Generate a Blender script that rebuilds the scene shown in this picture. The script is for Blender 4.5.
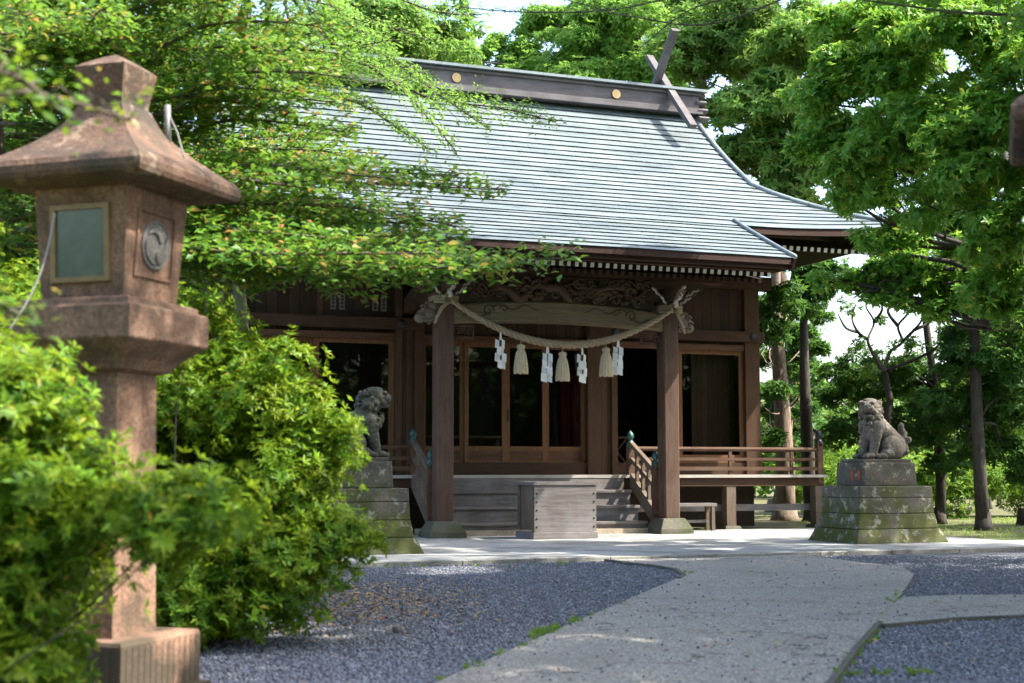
import bpy, math, random
import numpy as np
from mathutils import Vector, Matrix

R = math.radians
random.seed(7)
RNG = np.random.default_rng(11)
for o in list(bpy.data.objects):
    bpy.data.objects.remove(o)
SC = bpy.context.scene
COL = SC.collection

# ------------------------------------------------------------------ camera
F = 1422.2
PITCH = math.atan2(128.5, F)
CAMZ = 1.3
cd = bpy.data.cameras.new('camera')
cam = bpy.data.objects.new('camera', cd)
COL.objects.link(cam)
cam.location = (0, 0, CAMZ)
cam.rotation_euler = (math.pi / 2 + PITCH, 0, 0)
cd.lens = 50
cd.sensor_width = 36
cd.clip_start = 0.1
cd.clip_end = 2000
cd.dof.use_dof = True
cd.dof.focus_distance = 27
cd.dof.aperture_fstop = 2.2
SC.camera = cam

# ------------------------------------------------------------------ sky, sun, exposure
SUN_EL, SUN_AZ = 50.0, 96.0           # azimuth clockwise from +Y (the way the camera looks)
world = bpy.data.worlds.new('World')
SC.world = world
world.use_nodes = True
wt = world.node_tree
wt.nodes.clear()
wo = wt.nodes.new('ShaderNodeOutputWorld')
wb = wt.nodes.new('ShaderNodeBackground')
ws = wt.nodes.new('ShaderNodeTexSky')
ws.sky_type = 'NISHITA'
ws.sun_disc = False
ws.sun_elevation = R(SUN_EL)
ws.sun_rotation = R(SUN_AZ)
ws.dust_density = 3.5
ws.air_density = 1.0
wb.inputs['Strength'].default_value = 0.15
wt.links.new(ws.outputs[0], wb.inputs[0])
wt.links.new(wb.outputs[0], wo.inputs[0])
sd = bpy.data.lights.new('sun', 'SUN')
sd.energy = 3.6
sd.angle = R(0.6)
sd.color = (1.0, 0.93, 0.8)
sun = bpy.data.objects.new('sun', sd)
COL.objects.link(sun)
sv = Vector((math.sin(R(SUN_AZ)) * math.cos(R(SUN_EL)), math.cos(R(SUN_AZ)) * math.cos(R(SUN_EL)), math.sin(R(SUN_EL))))
sun.rotation_euler = sv.to_track_quat('Z', 'Y').to_euler()
sun.location = (30, 20, 40)
SC.view_settings.view_transform = 'Standard'
SC.view_settings.look = 'None'
SC.view_settings.gamma = 1.0
SC.view_settings.use_curve_mapping = False
SC.view_settings.exposure = 2.05
SC.cycles.max_bounces = 8
SC.cycles.diffuse_bounces = 4
SC.cycles.glossy_bounces = 3
SC.cycles.transmission_bounces = 4
SC.cycles.transparent_max_bounces = 8
SC.cycles.use_denoising = True
SC.cycles.sample_clamp_indirect = 6.0


# ------------------------------------------------------------------ helpers
def at(px, py, Y):
    """world point seen at photo pixel (px, py) at distance Y along the ground"""
    x = (px - 512) / F
    y = (341.5 - py) / F
    dy = math.cos(PITCH) - y * math.sin(PITCH)
    dz = math.sin(PITCH) + y * math.cos(PITCH)
    t = Y / dy
    return Vector((x * t, Y, CAMZ + dz * t))


def ground(px, py):
    x = (px - 512) / F
    y = (341.5 - py) / F
    dy = math.cos(PITCH) - y * math.sin(PITCH)
    dz = math.sin(PITCH) + y * math.cos(PITCH)
    t = -CAMZ / dz
    return (x * t, dy * t)


HX, HY, HA = -1.286, 26.5, math.atan2(0.355, 0.935)   # the hall's own frame: u along its front, v into it
CU, SU = math.cos(HA), math.sin(HA)


def hall(u, v, z=0.0):
    return Vector((HX + u * CU - v * SU, HY + u * SU + v * CU, z))


def to_uv(x, y):
    dx, dy = x - HX, y - HY
    return dx * CU + dy * SU, -dx * SU + dy * CU


def upx(px, v):
    a = (px - 512) / F
    return (a * (HY + v * CU) - HX + v * SU) / (CU - a * SU)


class MB:
    def __init__(self):
        self.v, self.f, self.m = [], [], []

    def add(self, vs, fs, mi=0):
        n = len(self.v)
        self.v += [tuple(p) for p in vs]
        self.f += [tuple(i + n for i in f) for f in fs]
        self.m += [mi] * len(fs)
        return self

    def box(self, x0, x1, y0, y1, z0, z1, mi=0):
        self.add([(x0, y0, z0), (x1, y0, z0), (x1, y1, z0), (x0, y1, z0), (x0, y0, z1), (x1, y0, z1), (x1, y1, z1), (x0, y1, z1)],
                 [(0, 3, 2, 1), (4, 5, 6, 7), (0, 1, 5, 4), (1, 2, 6, 5), (2, 3, 7, 6), (3, 0, 4, 7)], mi)
        return self

    def frustum(self, cx, cy, z0, a0, b0, z1, a1, b1, mi=0):
        """box with half sizes a0 x b0 at z0 and a1 x b1 at z1"""
        vs = [(cx + sx * a, cy + sy * b, z) for z, a, b in ((z0, a0, b0), (z1, a1, b1)) for sx, sy in ((-1, -1), (1, -1), (1, 1), (-1, 1))]
        self.add(vs, [(0, 3, 2, 1), (4, 5, 6, 7), (0, 1, 5, 4), (1, 2, 6, 5), (2, 3, 7, 6), (3, 0, 4, 7)], mi)
        return self

    def stack(self, rings, mi=0, cap=True):
        """rings: list of equally long closed loops"""
        k = len(rings[0])
        n = len(self.v)
        vs = [p for r in rings for p in r]
        fs = []
        for i in range(len(rings) - 1):
            for j in range(k):
                j2 = (j + 1) % k
                fs.append((i * k + j, i * k + j2, (i + 1) * k + j2, (i + 1) * k + j))
        if cap:
            fs.append(tuple(reversed(range(k))))
            fs.append(tuple((len(rings) - 1) * k + j for j in range(k)))
        self.add(vs, fs, mi)
        return self

    def lathe(self, prof, n=20, c=(0, 0, 0), mi=0):
        rings = [[(c[0] + r * math.cos(2 * math.pi * j / n), c[1] + r * math.sin(2 * math.pi * j / n), c[2] + z) for j in range(n)] for r, z in prof]
        return self.stack(rings, mi)

    def tube(self, pts, rad, n=6, mi=0):
        pts = [Vector(p) for p in pts]
        if not hasattr(rad, '__len__'):
            rad = [rad] * len(pts)
        rings = []
        ref = None
        for i, p in enumerate(pts):
            d = (pts[min(i + 1, len(pts) - 1)] - pts[max(i - 1, 0)])
            if d.length < 1e-9:
                d = Vector((0, 0, 1))
            d.normalize()
            if ref is None:
                ref = Vector((0, 0, 1)) if abs(d.z) < 0.9 else Vector((1, 0, 0))
            a = (ref - d * ref.dot(d))
            if a.length < 1e-6:
                a = d.orthogonal()
            a.normalize()
            ref = a
            b = d.cross(a)
            rings.append([tuple(p + (a * math.cos(2 * math.pi * j / n) + b * math.sin(2 * math.pi * j / n)) * rad[i]) for j in range(n)])
        return self.stack(rings, mi)

    def beam(self, p, q, w, h, mi=0, up=(0, 0, 1)):
        p, q = Vector(p), Vector(q)
        d = (q - p).normalized()
        s = d.cross(Vector(up))
        if s.length < 1e-6:
            s = Vector((1, 0, 0))
        s.normalize()
        t = s.cross(d)
        r = [[tuple(c + s * sx * w / 2 + t * sy * h / 2) for sx, sy in ((-1, -1), (1, -1), (1, 1), (-1, 1))] for c in (p, q)]
        return self.stack(r, mi)

    def prism(self, poly, axis, a0, a1, mi=0):
        """poly in the two other axes (x: (y,z), y: (x,z), z: (x,y))"""
        def mk(p, a):
            return {'x': (a, p[0], p[1]), 'y': (p[0], a, p[1]), 'z': (p[0], p[1], a)}[axis]
        return self.stack([[mk(p, a0) for p in poly], [mk(p, a1) for p in poly]], mi)

    def ball(self, c, r, n=10, mi=0):
        if not hasattr(r, '__len__'):
            r = (r, r, r)
        rings = []
        m = max(5, n // 2 + 1)
        for i in range(m + 1):
            t = math.pi * (i + 0.02) / (m + 0.04)
            rings.append([(c[0] + r[0] * math.sin(t) * math.cos(2 * math.pi * j / n), c[1] + r[1] * math.sin(t) * math.sin(2 * math.pi * j / n), c[2] - r[2] * math.cos(t)) for j in range(n)])
        return self.stack(rings, mi)

    def build(self, name, mats, parent=None, smooth=False, bevel=0.0):
        me = bpy.data.meshes.new(name)
        me.from_pydata(self.v, [], self.f)
        if not isinstance(mats, (list, tuple)):
            mats = [mats]
        for m in mats:
            me.materials.append(m)
        if len(mats) > 1:
            me.polygons.foreach_set('material_index', self.m)
        if smooth:
            me.polygons.foreach_set('use_smooth', [True] * len(self.f))
        me.update()
        o = bpy.data.objects.new(name, me)
        COL.objects.link(o)
        o.parent = parent
        if bevel:
            b = o.modifiers.new('bevel', 'BEVEL')
            b.width = bevel
            b.segments = 2
            b.limit_method = 'ANGLE'
        return o


def np_mesh(name, V, Q, mat, parent=None, k=4, smooth=False):
    """mesh from numpy arrays; every face has k corners"""
    me = bpy.data.meshes.new(name)
    V = np.ascontiguousarray(V, dtype=np.float32)
    Q = np.ascontiguousarray(Q, dtype=np.int32)
    me.vertices.add(len(V))
    me.vertices.foreach_set('co', V.ravel())
    me.loops.add(Q.size)
    me.loops.foreach_set('vertex_index', Q.ravel())
    me.polygons.add(len(Q))
    me.polygons.foreach_set('loop_start', np.arange(0, Q.size, k, dtype=np.int32))
    me.polygons.foreach_set('loop_total', np.full(len(Q), k, dtype=np.int32))
    if smooth:
        me.polygons.foreach_set('use_smooth', np.ones(len(Q), dtype=bool))
    me.materials.append(mat)
    me.update(calc_edges=True)
    o = bpy.data.objects.new(name, me)
    COL.objects.link(o)
    o.parent = parent
    return o


def empty(name, loc=(0, 0, 0), rz=0.0):
    o = bpy.data.objects.new(name, None)
    COL.objects.link(o)
    o.location = loc
    o.rotation_euler = (0, 0, rz)
    o.empty_display_size = 0.2
    return o


def tag(o, label=None, cat=None, group=None, kind=None):
    for k, val in (('label', label), ('category', cat), ('group', group), ('kind', kind)):
        if val:
            o[k] = val
    return o


def copy_tree(o, parent=None):
    c = o.copy()
    COL.objects.link(c)
    c.parent = parent
    for ch in list(o.children):
        copy_tree(ch, c)
    return c


# ------------------------------------------------------------------ materials
def new_mat(name):
    m = bpy.data.materials.new(name)
    m.use_nodes = True
    nt = m.node_tree
    b = nt.nodes['Principled BSDF']
    return m, nt, b


def node(nt, t, **kw):
    n = nt.nodes.new(t)
    for k, v in kw.items():
        setattr(n, k, v)
    return n


def ramp(nt, stops):
    r = node(nt, 'ShaderNodeValToRGB')
    cr = r.color_ramp
    while len(cr.elements) < len(stops):
        cr.elements.new(0.5)
    for e, (p, c) in zip(cr.elements, stops):
        e.position = p
        e.color = (c[0], c[1], c[2], 1)
    return r


def coords(nt, scale=(1, 1, 1), kind='Object'):
    tc = node(nt, 'ShaderNodeTexCoord')
    mp = node(nt, 'ShaderNodeMapping')
    mp.inputs['Scale'].default_value = scale
    nt.links.new(tc.outputs[kind], mp.inputs['Vector'])
    return mp.outputs[0]


def noise(nt, vec, scale, detail=4, rough=0.55):
    n = node(nt, 'ShaderNodeTexNoise')
    n.inputs['Scale'].default_value = scale
    n.inputs['Detail'].default_value = detail
    n.inputs['Roughness'].default_value = rough
    nt.links.new(vec, n.inputs['Vector'])
    return n.outputs['Fac']


def mixc(nt, fac, a, b, mode='MIX'):
    m = node(nt, 'ShaderNodeMix', data_type='RGBA', blend_type=mode)
    for s, val in ((m.inputs[0], fac), (m.inputs[6], a), (m.inputs[7], b)):
        if hasattr(val, 'is_linked'):
            nt.links.new(val, s)
        elif hasattr(val, '__len__'):
            s.default_value = (val[0], val[1], val[2], 1)
        else:
            s.default_value = val
    return m.outputs[2]


def bump(nt, b, h, strength=0.4, dist=0.02):
    n = node(nt, 'ShaderNodeBump')
    n.inputs['Strength'].default_value = strength
    n.inputs['Distance'].default_value = dist
    nt.links.new(h, n.inputs['Height'])
    nt.links.new(n.outputs[0], b.inputs['Normal'])


def thresh(nt, val, lo, hi):
    m = node(nt, 'ShaderNodeMapRange')
    m.inputs['From Min'].default_value = lo
    m.inputs['From Max'].default_value = hi
    nt.links.new(val, m.inputs['Value'])
    return m.outputs[0]


def wood(name, base, axis='z', weather=(0.22, 0.2, 0.19), wfac=0.35, rough=0.75):
    base = tuple(c * f_ for c, f_ in zip(base, (0.76, 0.74, 0.7)))
    weather = tuple(c * f_ for c, f_ in zip(weather, (0.76, 0.74, 0.71)))
    m, nt, b = new_mat(name)
    sc = {'x': (0.6, 9, 9), 'y': (9, 0.6, 9), 'z': (9, 9, 0.6)}[axis]
    v = coords(nt, sc)
    g = noise(nt, v, 3.0, 6, 0.65)
    r = ramp(nt, [(0.25, [c * 0.55 for c in base]), (0.5, base), (0.8, [min(1, c * 1.45) for c in base])])
    nt.links.new(g, r.inputs[0])
    w = noise(nt, coords(nt, (1, 1, 1)), 1.7, 5, 0.6)
    wf = node(nt, 'ShaderNodeMath', operation='MULTIPLY')
    nt.links.new(thresh(nt, w, 0.42, 0.72), wf.inputs[0])
    wf.inputs[1].default_value = wfac
    c = mixc(nt, wf.outputs[0], r.outputs[0], weather)
    nt.links.new(c, b.inputs['Base Color'])
    b.inputs['Roughness'].default_value = rough
    b.inputs['Specular IOR Level'].default_value = 0.2
    bump(nt, b, g, 0.35, 0.01)
    return m


def planks(name, base, step, axis='x', **kw):
    """wood with vertical boards: a dark joint every `step` metres along u and a tone per board"""
    m = wood(name, base, 'z', **kw)
    nt = m.node_tree
    b = nt.nodes['Principled BSDF']
    old = b.inputs['Base Color'].links[0].from_socket
    tc = node(nt, 'ShaderNodeTexCoord')
    sx = node(nt, 'ShaderNodeSeparateXYZ')
    nt.links.new(tc.outputs['Object'], sx.inputs[0])
    d = node(nt, 'ShaderNodeMath', operation='DIVIDE')
    nt.links.new(sx.outputs[{'x': 0, 'y': 1, 'z': 2}[axis]], d.inputs[0])
    d.inputs[1].default_value = step
    fr = node(nt, 'ShaderNodeMath', operation='FRACT')
    nt.links.new(d.outputs[0], fr.inputs[0])
    fl = node(nt, 'ShaderNodeMath', operation='FLOOR')
    nt.links.new(d.outputs[0], fl.inputs[0])
    wn = node(nt, 'ShaderNodeTexWhiteNoise', noise_dimensions='1D')
    nt.links.new(fl.outputs[0], wn.inputs['W'])
    tone = node(nt, 'ShaderNodeMapRange')
    tone.inputs['To Min'].default_value = 0.65
    tone.inputs['To Max'].default_value = 1.25
    nt.links.new(wn.outputs['Value'], tone.inputs['Value'])
    cc = node(nt, 'ShaderNodeCombineColor')
    for i in range(3):
        nt.links.new(tone.outputs[0], cc.inputs[i])
    c1 = mixc(nt, 1.0, old, cc.outputs[0], 'MULTIPLY')
    j = node(nt, 'ShaderNodeMath', operation='LESS_THAN')
    nt.links.new(fr.outputs[0], j.inputs[0])
    j.inputs[1].default_value = 0.06
    c2 = mixc(nt, j.outputs[0], c1, [c * 0.15 for c in base])
    nt.links.new(c2, b.inputs['Base Color'])
    return m


def plain(name, c, rough=0.6, metal=0.0, var=0.15, scale=12):
    m, nt, b = new_mat(name)
    n = noise(nt, coords(nt), scale, 4)
    r = ramp(nt, [(0.3, [x * (1 - var) for x in c]), (0.7, [min(1, x * (1 + var)) for x in c])])
    nt.links.new(n, r.inputs[0])
    nt.links.new(r.outputs[0], b.inputs['Base Color'])
    b.inputs['Roughness'].default_value = rough
    b.inputs['Metallic'].default_value = metal
    return m


def stone(name, base, speck=60, dark=(0.03, 0.03, 0.03), lichen=None, moss=None, lfac=0.6, mossz=None, rough=0.85, dirt=0.5, bstr=0.5, streak=0):
    m, nt, b = new_mat(name)
    v = coords(nt)
    n1 = noise(nt, v, speck, 3, 0.7)
    r = ramp(nt, [(0.3, [c * 0.5 for c in base]), (0.5, base), (0.7, [min(1, c * 1.5) for c in base])])
    nt.links.new(n1, r.inputs[0])
    n2 = noise(nt, v, 2.5, 6, 0.65)
    f = node(nt, 'ShaderNodeMath', operation='MULTIPLY')
    nt.links.new(thresh(nt, n2, 0.45, 0.7), f.inputs[0])
    f.inputs[1].default_value = dirt
    c = mixc(nt, f.outputs[0], r.outputs[0], dark)
    if streak:
        ns = noise(nt, coords(nt, (7, 7, 0.8)), 1.6, 5, 0.6)
        fs = node(nt, 'ShaderNodeMath', operation='MULTIPLY')
        nt.links.new(thresh(nt, ns, 0.5, 0.72), fs.inputs[0])
        fs.inputs[1].default_value = streak
        c = mixc(nt, fs.outputs[0], c, [x * 0.35 for x in base])
        n9 = noise(nt, coords(nt, (1, 1, 1)), 9, 5, 0.7)
        f9 = node(nt, 'ShaderNodeMath', operation='MULTIPLY')
        nt.links.new(thresh(nt, n9, 0.6, 0.68), f9.inputs[0])
        f9.inputs[1].default_value = 0.5
        c = mixc(nt, f9.outputs[0], c, (0.22, 0.19, 0.15))
    if moss:
        mp = coords(nt, (1, 1, 1))
        n3 = noise(nt, mp, 2.2, 5, 0.6)
        fac = thresh(nt, n3, 0.5, 0.62)
        if mossz:
            sx = node(nt, 'ShaderNodeSeparateXYZ')
            nt.links.new(v, sx.inputs[0])
            zz = node(nt, 'ShaderNodeMapRange')
            zz.inputs['From Min'].default_value = mossz[0]
            zz.inputs['From Max'].default_value = mossz[1]
            zz.inputs['To Min'].default_value = 0.16
            zz.inputs['To Max'].default_value = -0.12
            nt.links.new(sx.outputs[2], zz.inputs['Value'])
            ad = node(nt, 'ShaderNodeMath', operation='ADD')
            nt.links.new(n3, ad.inputs[0])
            nt.links.new(zz.outputs[0], ad.inputs[1])
            fac = thresh(nt, ad.outputs[0], 0.5, 0.64)
        c = mixc(nt, fac, c, moss)
    if lichen:
        n4 = noise(nt, coords(nt, (1, 1, 1.0)), 5.5, 8, 0.75)
        f4 = node(nt, 'ShaderNodeMath', operation='MULTIPLY')
        nt.links.new(thresh(nt, n4, 0.55, 0.62), f4.inputs[0])
        f4.inputs[1].default_value = lfac
        c = mixc(nt, f4.outputs[0], c, lichen)
    nt.links.new(c, b.inputs['Base Color'])
    b.inputs['Roughness'].default_value = rough
    nb = noise(nt, v, speck * 0.5, 5, 0.7)
    bump(nt, b, nb, bstr, 0.02)
    return m


def leafm(name, stops, trans=0.45, tcol=(0.25, 0.42, 0.04), rough=0.42, spec=0.45, patch=None, gain=1.35):
    m, nt, b = new_mat(name)
    g = node(nt, 'ShaderNodeNewGeometry')
    r = ramp(nt, stops)
    nt.links.new(g.outputs['Random Per Island'], r.inputs[0])
    c = r.outputs[0]
    if gain != 1:
        c = mixc(nt, 1.0, c, (gain, gain * 1.04, gain * 0.8), 'MULTIPLY')
    if patch:
        n = noise(nt, coords(nt), patch[1], 3)
        f = node(nt, 'ShaderNodeMath', operation='MULTIPLY')
        nt.links.new(thresh(nt, n, 0.45, 0.68), f.inputs[0])
        f.inputs[1].default_value = patch[2]
        c = mixc(nt, f.outputs[0], c, patch[0])
    nt.links.new(c, b.inputs['Base Color'])
    b.inputs['Roughness'].default_value = rough
    b.inputs['Specular IOR Level'].default_value = spec * 0.55
    t = node(nt, 'ShaderNodeBsdfTranslucent')
    tm = mixc(nt, 0.5, c, tcol)
    nt.links.new(tm, t.inputs[0])
    mx = node(nt, 'ShaderNodeMixShader')
    mx.inputs[0].default_value = trans
    nt.links.new(b.outputs[0], mx.inputs[1])
    nt.links.new(t.outputs[0], mx.inputs[2])
    nt.links.new(mx.outputs[0], nt.nodes['Material Output'].inputs['Surface'])
    return m


def island_mat(name, stops, rough=0.8):
    m, nt, b = new_mat(name)
    g = node(nt, 'ShaderNodeNewGeometry')
    r = ramp(nt, stops)
    nt.links.new(g.outputs['Random Per Island'], r.inputs[0])
    nt.links.new(r.outputs[0], b.inputs['Base Color'])
    b.inputs['Roughness'].default_value = rough
    return m


def bark(name, base, moss=None):
    m, nt, b = new_mat(name)
    n = noise(nt, coords(nt, (5, 5, 1.2)), 3, 8, 0.7)
    r = ramp(nt, [(0.3, [c * 0.35 for c in base]), (0.55, base), (0.8, [min(1, c * 1.6) for c in base])])
    nt.links.new(n, r.inputs[0])
    c = r.outputs[0]
    if moss:
        c = mixc(nt, thresh(nt, noise(nt, coords(nt), 1.3, 4), 0.5, 0.62), c, moss)
    nt.links.new(c, b.inputs['Base Color'])
    b.inputs['Roughness'].default_value = 0.9
    bump(nt, b, n, 0.8, 0.04)
    return m


M = {}
M['post'] = wood('post_wood', (0.105, 0.064, 0.049), 'z', weather=(0.16, 0.122, 0.1), wfac=0.4)
M['wood_u'] = wood('beam_wood', (0.062, 0.034, 0.02), 'x', weather=(0.1, 0.065, 0.045))
M['wood_v'] = wood('rafter_wood', (0.055, 0.034, 0.024), 'y', weather=(0.09, 0.065, 0.05))
M['wood_z'] = wood('upright_wood', (0.08, 0.043, 0.024), 'z', weather=(0.115, 0.075, 0.05))
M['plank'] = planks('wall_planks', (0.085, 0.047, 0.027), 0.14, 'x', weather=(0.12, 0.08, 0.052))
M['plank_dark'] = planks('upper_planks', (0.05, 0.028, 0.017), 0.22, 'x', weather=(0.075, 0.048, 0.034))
M['door'] = wood('door_wood', (0.19, 0.095, 0.044), 'z', weather=(0.18, 0.115, 0.07), wfac=0.25)
M['door_u'] = wood('door_panel_wood', (0.12, 0.062, 0.036), 'x', weather=(0.15, 0.1, 0.065), wfac=0.25)
M['grey_wood'] = wood('weathered_wood', (0.18, 0.165, 0.165), 'x', weather=(0.33, 0.33, 0.355), wfac=0.6, rough=0.85)
M['grey_wood_z'] = wood('weathered_upright', (0.15, 0.115, 0.09), 'z', weather=(0.25, 0.22, 0.2), wfac=0.5, rough=0.85)
M['veranda'] = wood('veranda_wood', (0.42, 0.4, 0.38), 'x', weather=(0.55, 0.54, 0.53), wfac=0.7, rough=0.6)
M['rail'] = wood('rail_wood', (0.1, 0.054, 0.036), 'x', weather=(0.18, 0.13, 0.095), wfac=0.6)
M['pale_beam'] = wood('rainbow_beam_wood', (0.21, 0.17, 0.115), 'x', weather=(0.14, 0.11, 0.08), wfac=0.4)
M['carving'] = wood('carving_wood', (0.095, 0.066, 0.048), 'x', weather=(0.16, 0.12, 0.09))
M['carving_pale'] = wood('carved_nosing_wood', (0.2, 0.165, 0.14), 'x', weather=(0.13, 0.09, 0.07))
M['white'] = plain('white_paint', (0.68, 0.68, 0.66), 0.7, var=0.1)
M['paper'] = plain('white_paper', (0.7, 0.71, 0.73), 0.7, var=0.03)
M['teal'] = plain('patina_bronze', (0.025, 0.075, 0.07), 0.45, 0.3, var=0.4)
M['chalk'] = plain('worn_white_paint', (0.36, 0.35, 0.33), 0.8, var=0.3)
M['iron'] = plain('dark_iron', (0.03, 0.03, 0.035), 0.5, 0.6)
M['gold'] = plain('gilt_metal', (0.36, 0.25, 0.12), 0.35, 0.9)
M['straw'] = plain('straw_rope', (0.26, 0.205, 0.135), 0.85, var=0.3, scale=40)
M['tassel'] = plain('flax_fibre', (0.45, 0.37, 0.25), 0.85, var=0.15, scale=50)
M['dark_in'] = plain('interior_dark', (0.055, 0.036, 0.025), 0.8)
M['red'] = plain('red_cloth', (0.16, 0.02, 0.02), 0.85)
M['ink'] = plain('ink', (0.02, 0.02, 0.02), 0.8)
M['rust'] = plain('rust_red_paint', (0.3, 0.08, 0.05), 0.9)
M['wire'] = plain('pale_cable', (0.17, 0.17, 0.165), 0.6)


def roof_mat():
    m, nt, b = new_mat('copper_roof')
    n = noise(nt, coords(nt, (0.5, 1.2, 1.2)), 2.2, 6, 0.6)
    r = ramp(nt, [(0.3, (0.115, 0.15, 0.16)), (0.55, (0.17, 0.208, 0.22)), (0.75, (0.23, 0.265, 0.272))])
    nt.links.new(n, r.inputs[0])
    # sheets along each course: thin vertical seams and a tone per sheet
    br = node(nt, 'ShaderNodeTexBrick')
    br.inputs['Scale'].default_value = 1.0
    br.inputs['Mortar Size'].default_value = 0.008
    br.inputs['Brick Width'].default_value = 0.62
    br.inputs['Row Height'].default_value = 0.305
    br.inputs['Color1'].default_value = (0.85, 0.85, 0.85, 1)
    br.inputs['Color2'].default_value = (1.1, 1.1, 1.1, 1)
    br.inputs['Mortar'].default_value = (0.5, 0.5, 0.5, 1)
    nt.links.new(coords(nt), br.inputs['Vector'])
    c = mixc(nt, 0.8, r.outputs[0], br.outputs['Color'], 'MULTIPLY')
    st = noise(nt, coords(nt, (3.5, 0.25, 0.25)), 1.6, 5, 0.6)
    c = mixc(nt, thresh(nt, st, 0.55, 0.85), c, (0.11, 0.125, 0.125))
    nt.links.new(c, b.inputs['Base Color'])
    b.inputs['Roughness'].default_value = 0.4
    b.inputs['Metallic'].default_value = 0.15
    return m


M['copper'] = roof_mat()
M['copper_edge'] = plain('copper_fold_shade', (0.035, 0.052, 0.055), 0.8, 0.0)  # near-black tone stands in for the shadow under each course lip
M['fascia'] = wood('fascia_wood', (0.06, 0.033, 0.03), 'x', weather=(0.09, 0.058, 0.053))
M['ridge'] = wood('ridge_board', (0.13, 0.122, 0.132), 'x', weather=(0.26, 0.26, 0.29))
M['lantern'] = stone('red_granite', (0.24, 0.138, 0.09), 42, streak=0.75, dark=(0.05, 0.038, 0.025), dirt=0.85, moss=(0.06, 0.045, 0.028), mossz=(0.0, 0.9), bstr=0.7)
M['lantern_roof'] = stone('red_granite_roof', (0.12, 0.066, 0.04), 42, dark=(0.035, 0.03, 0.022), dirt=1.0, lichen=(0.36, 0.28, 0.2), lfac=0.45, bstr=0.8)
M['emblem'] = stone('pale_granite', (0.19, 0.18, 0.17), 60, dirt=0.4)
M['pedestal'] = stone('mossy_stone', (0.1, 0.092, 0.07), 45, dark=(0.035, 0.035, 0.03), lichen=(0.36, 0.35, 0.31), moss=(0.06, 0.07, 0.012), mossz=(0.0, 1.5), lfac=0.7, dirt=0.8)
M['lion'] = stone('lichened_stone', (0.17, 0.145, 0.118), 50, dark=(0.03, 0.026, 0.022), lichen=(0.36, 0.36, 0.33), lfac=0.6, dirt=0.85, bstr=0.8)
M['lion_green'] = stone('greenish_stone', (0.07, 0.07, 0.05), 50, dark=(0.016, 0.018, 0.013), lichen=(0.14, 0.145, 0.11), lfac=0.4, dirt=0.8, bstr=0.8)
M['base'] = stone('post_base_stone', (0.085, 0.082, 0.058), 40, moss=(0.045, 0.055, 0.018), dirt=0.6)
M['concrete'] = stone('concrete', (0.36, 0.3, 0.22), 50, dirt=0.5)

M['azalea'] = leafm('azalea_leaf', [(0, (0.02, 0.06, 0.01)), (0.5, (0.05, 0.12, 0.014)), (0.8, (0.11, 0.21, 0.02)), (0.96, (0.18, 0.28, 0.03)), (1, (0.3, 0.18, 0.04))], 0.38, (0.4, 0.55, 0.03), 0.45, 0.3, patch=((0.27, 0.31, 0.022), 4.5, 0.65), gain=1.4)
M['layer_leaf'] = leafm('layered_tree_leaf', [(0, (0.03, 0.085, 0.015)), (0.6, (0.075, 0.165, 0.022)), (0.84, (0.13, 0.23, 0.03)), (0.91, (0.24, 0.17, 0.05)), (1, (0.28, 0.13, 0.055))], 0.42, (0.28, 0.46, 0.05), 0.4, 0.45)
M['maple_leaf'] = leafm('pale_leaf', [(0, (0.09, 0.18, 0.04)), (1, (0.17, 0.3, 0.07))], 0.5, (0.34, 0.55, 0.09), 0.5, 0.3)
M['broad_leaf'] = leafm('evergreen_leaf', [(0, (0.05, 0.125, 0.025)), (0.6, (0.085, 0.19, 0.035)), (0.93, (0.13, 0.26, 0.045)), (0.97, (0.3, 0.26, 0.05)), (1, (0.3, 0.2, 0.05))], 0.45, (0.34, 0.52, 0.06), 0.4, 0.6, gain=1.9)
M['mid_leaf'] = leafm('mid_green_leaf', [(0, (0.05, 0.12, 0.03)), (0.85, (0.1, 0.2, 0.05)), (1, (0.22, 0.2, 0.06))], 0.45, (0.3, 0.5, 0.08), 0.5, 0.3, patch=((0.16, 0.1, 0.04), 0.35, 0.35))
M['dark_leaf'] = leafm('dark_leaf', [(0, (0.02, 0.06, 0.02)), (1, (0.05, 0.115, 0.03))], 0.35, (0.2, 0.4, 0.05), 0.5, 0.3)
M['shrub_leaf'] = leafm('undergrowth_leaf', [(0, (0.06, 0.13, 0.025)), (1, (0.13, 0.23, 0.045))], 0.5, (0.4, 0.55, 0.06), 0.5, 0.3)
M['bark'] = bark('grey_brown_bark', (0.12, 0.095, 0.07), (0.07, 0.085, 0.04))
M['bark_dark'] = bark('dark_bark', (0.055, 0.045, 0.036))
M['bark_pale'] = bark('pale_bark', (0.2, 0.15, 0.11))


def glass_mat():
    m = bpy.data.materials.new('window_glass')
    m.use_nodes = True
    nt = m.node_tree
    nt.nodes.clear()
    o = node(nt, 'ShaderNodeOutputMaterial')
    t = node(nt, 'ShaderNodeBsdfTransparent')
    t.inputs[0].default_value = (0.75, 0.78, 0.76, 1)
    g = node(nt, 'ShaderNodeBsdfGlossy')
    g.inputs['Roughness'].default_value = 0.02
    f = node(nt, 'ShaderNodeFresnel')
    f.inputs[0].default_value = 1.5
    mx = node(nt, 'ShaderNodeMixShader')
    fm_ = node(nt, 'ShaderNodeMath', operation='MULTIPLY')
    nt.links.new(f.outputs[0], fm_.inputs[0])
    fm_.inputs[1].default_value = 0.75
    nt.links.new(fm_.outputs[0], mx.inputs[0])
    nt.links.new(t.outputs[0], mx.inputs[1])
    nt.links.new(g.outputs[0], mx.inputs[2])
    nt.links.new(mx.outputs[0], o.inputs[0])
    return m


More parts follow.
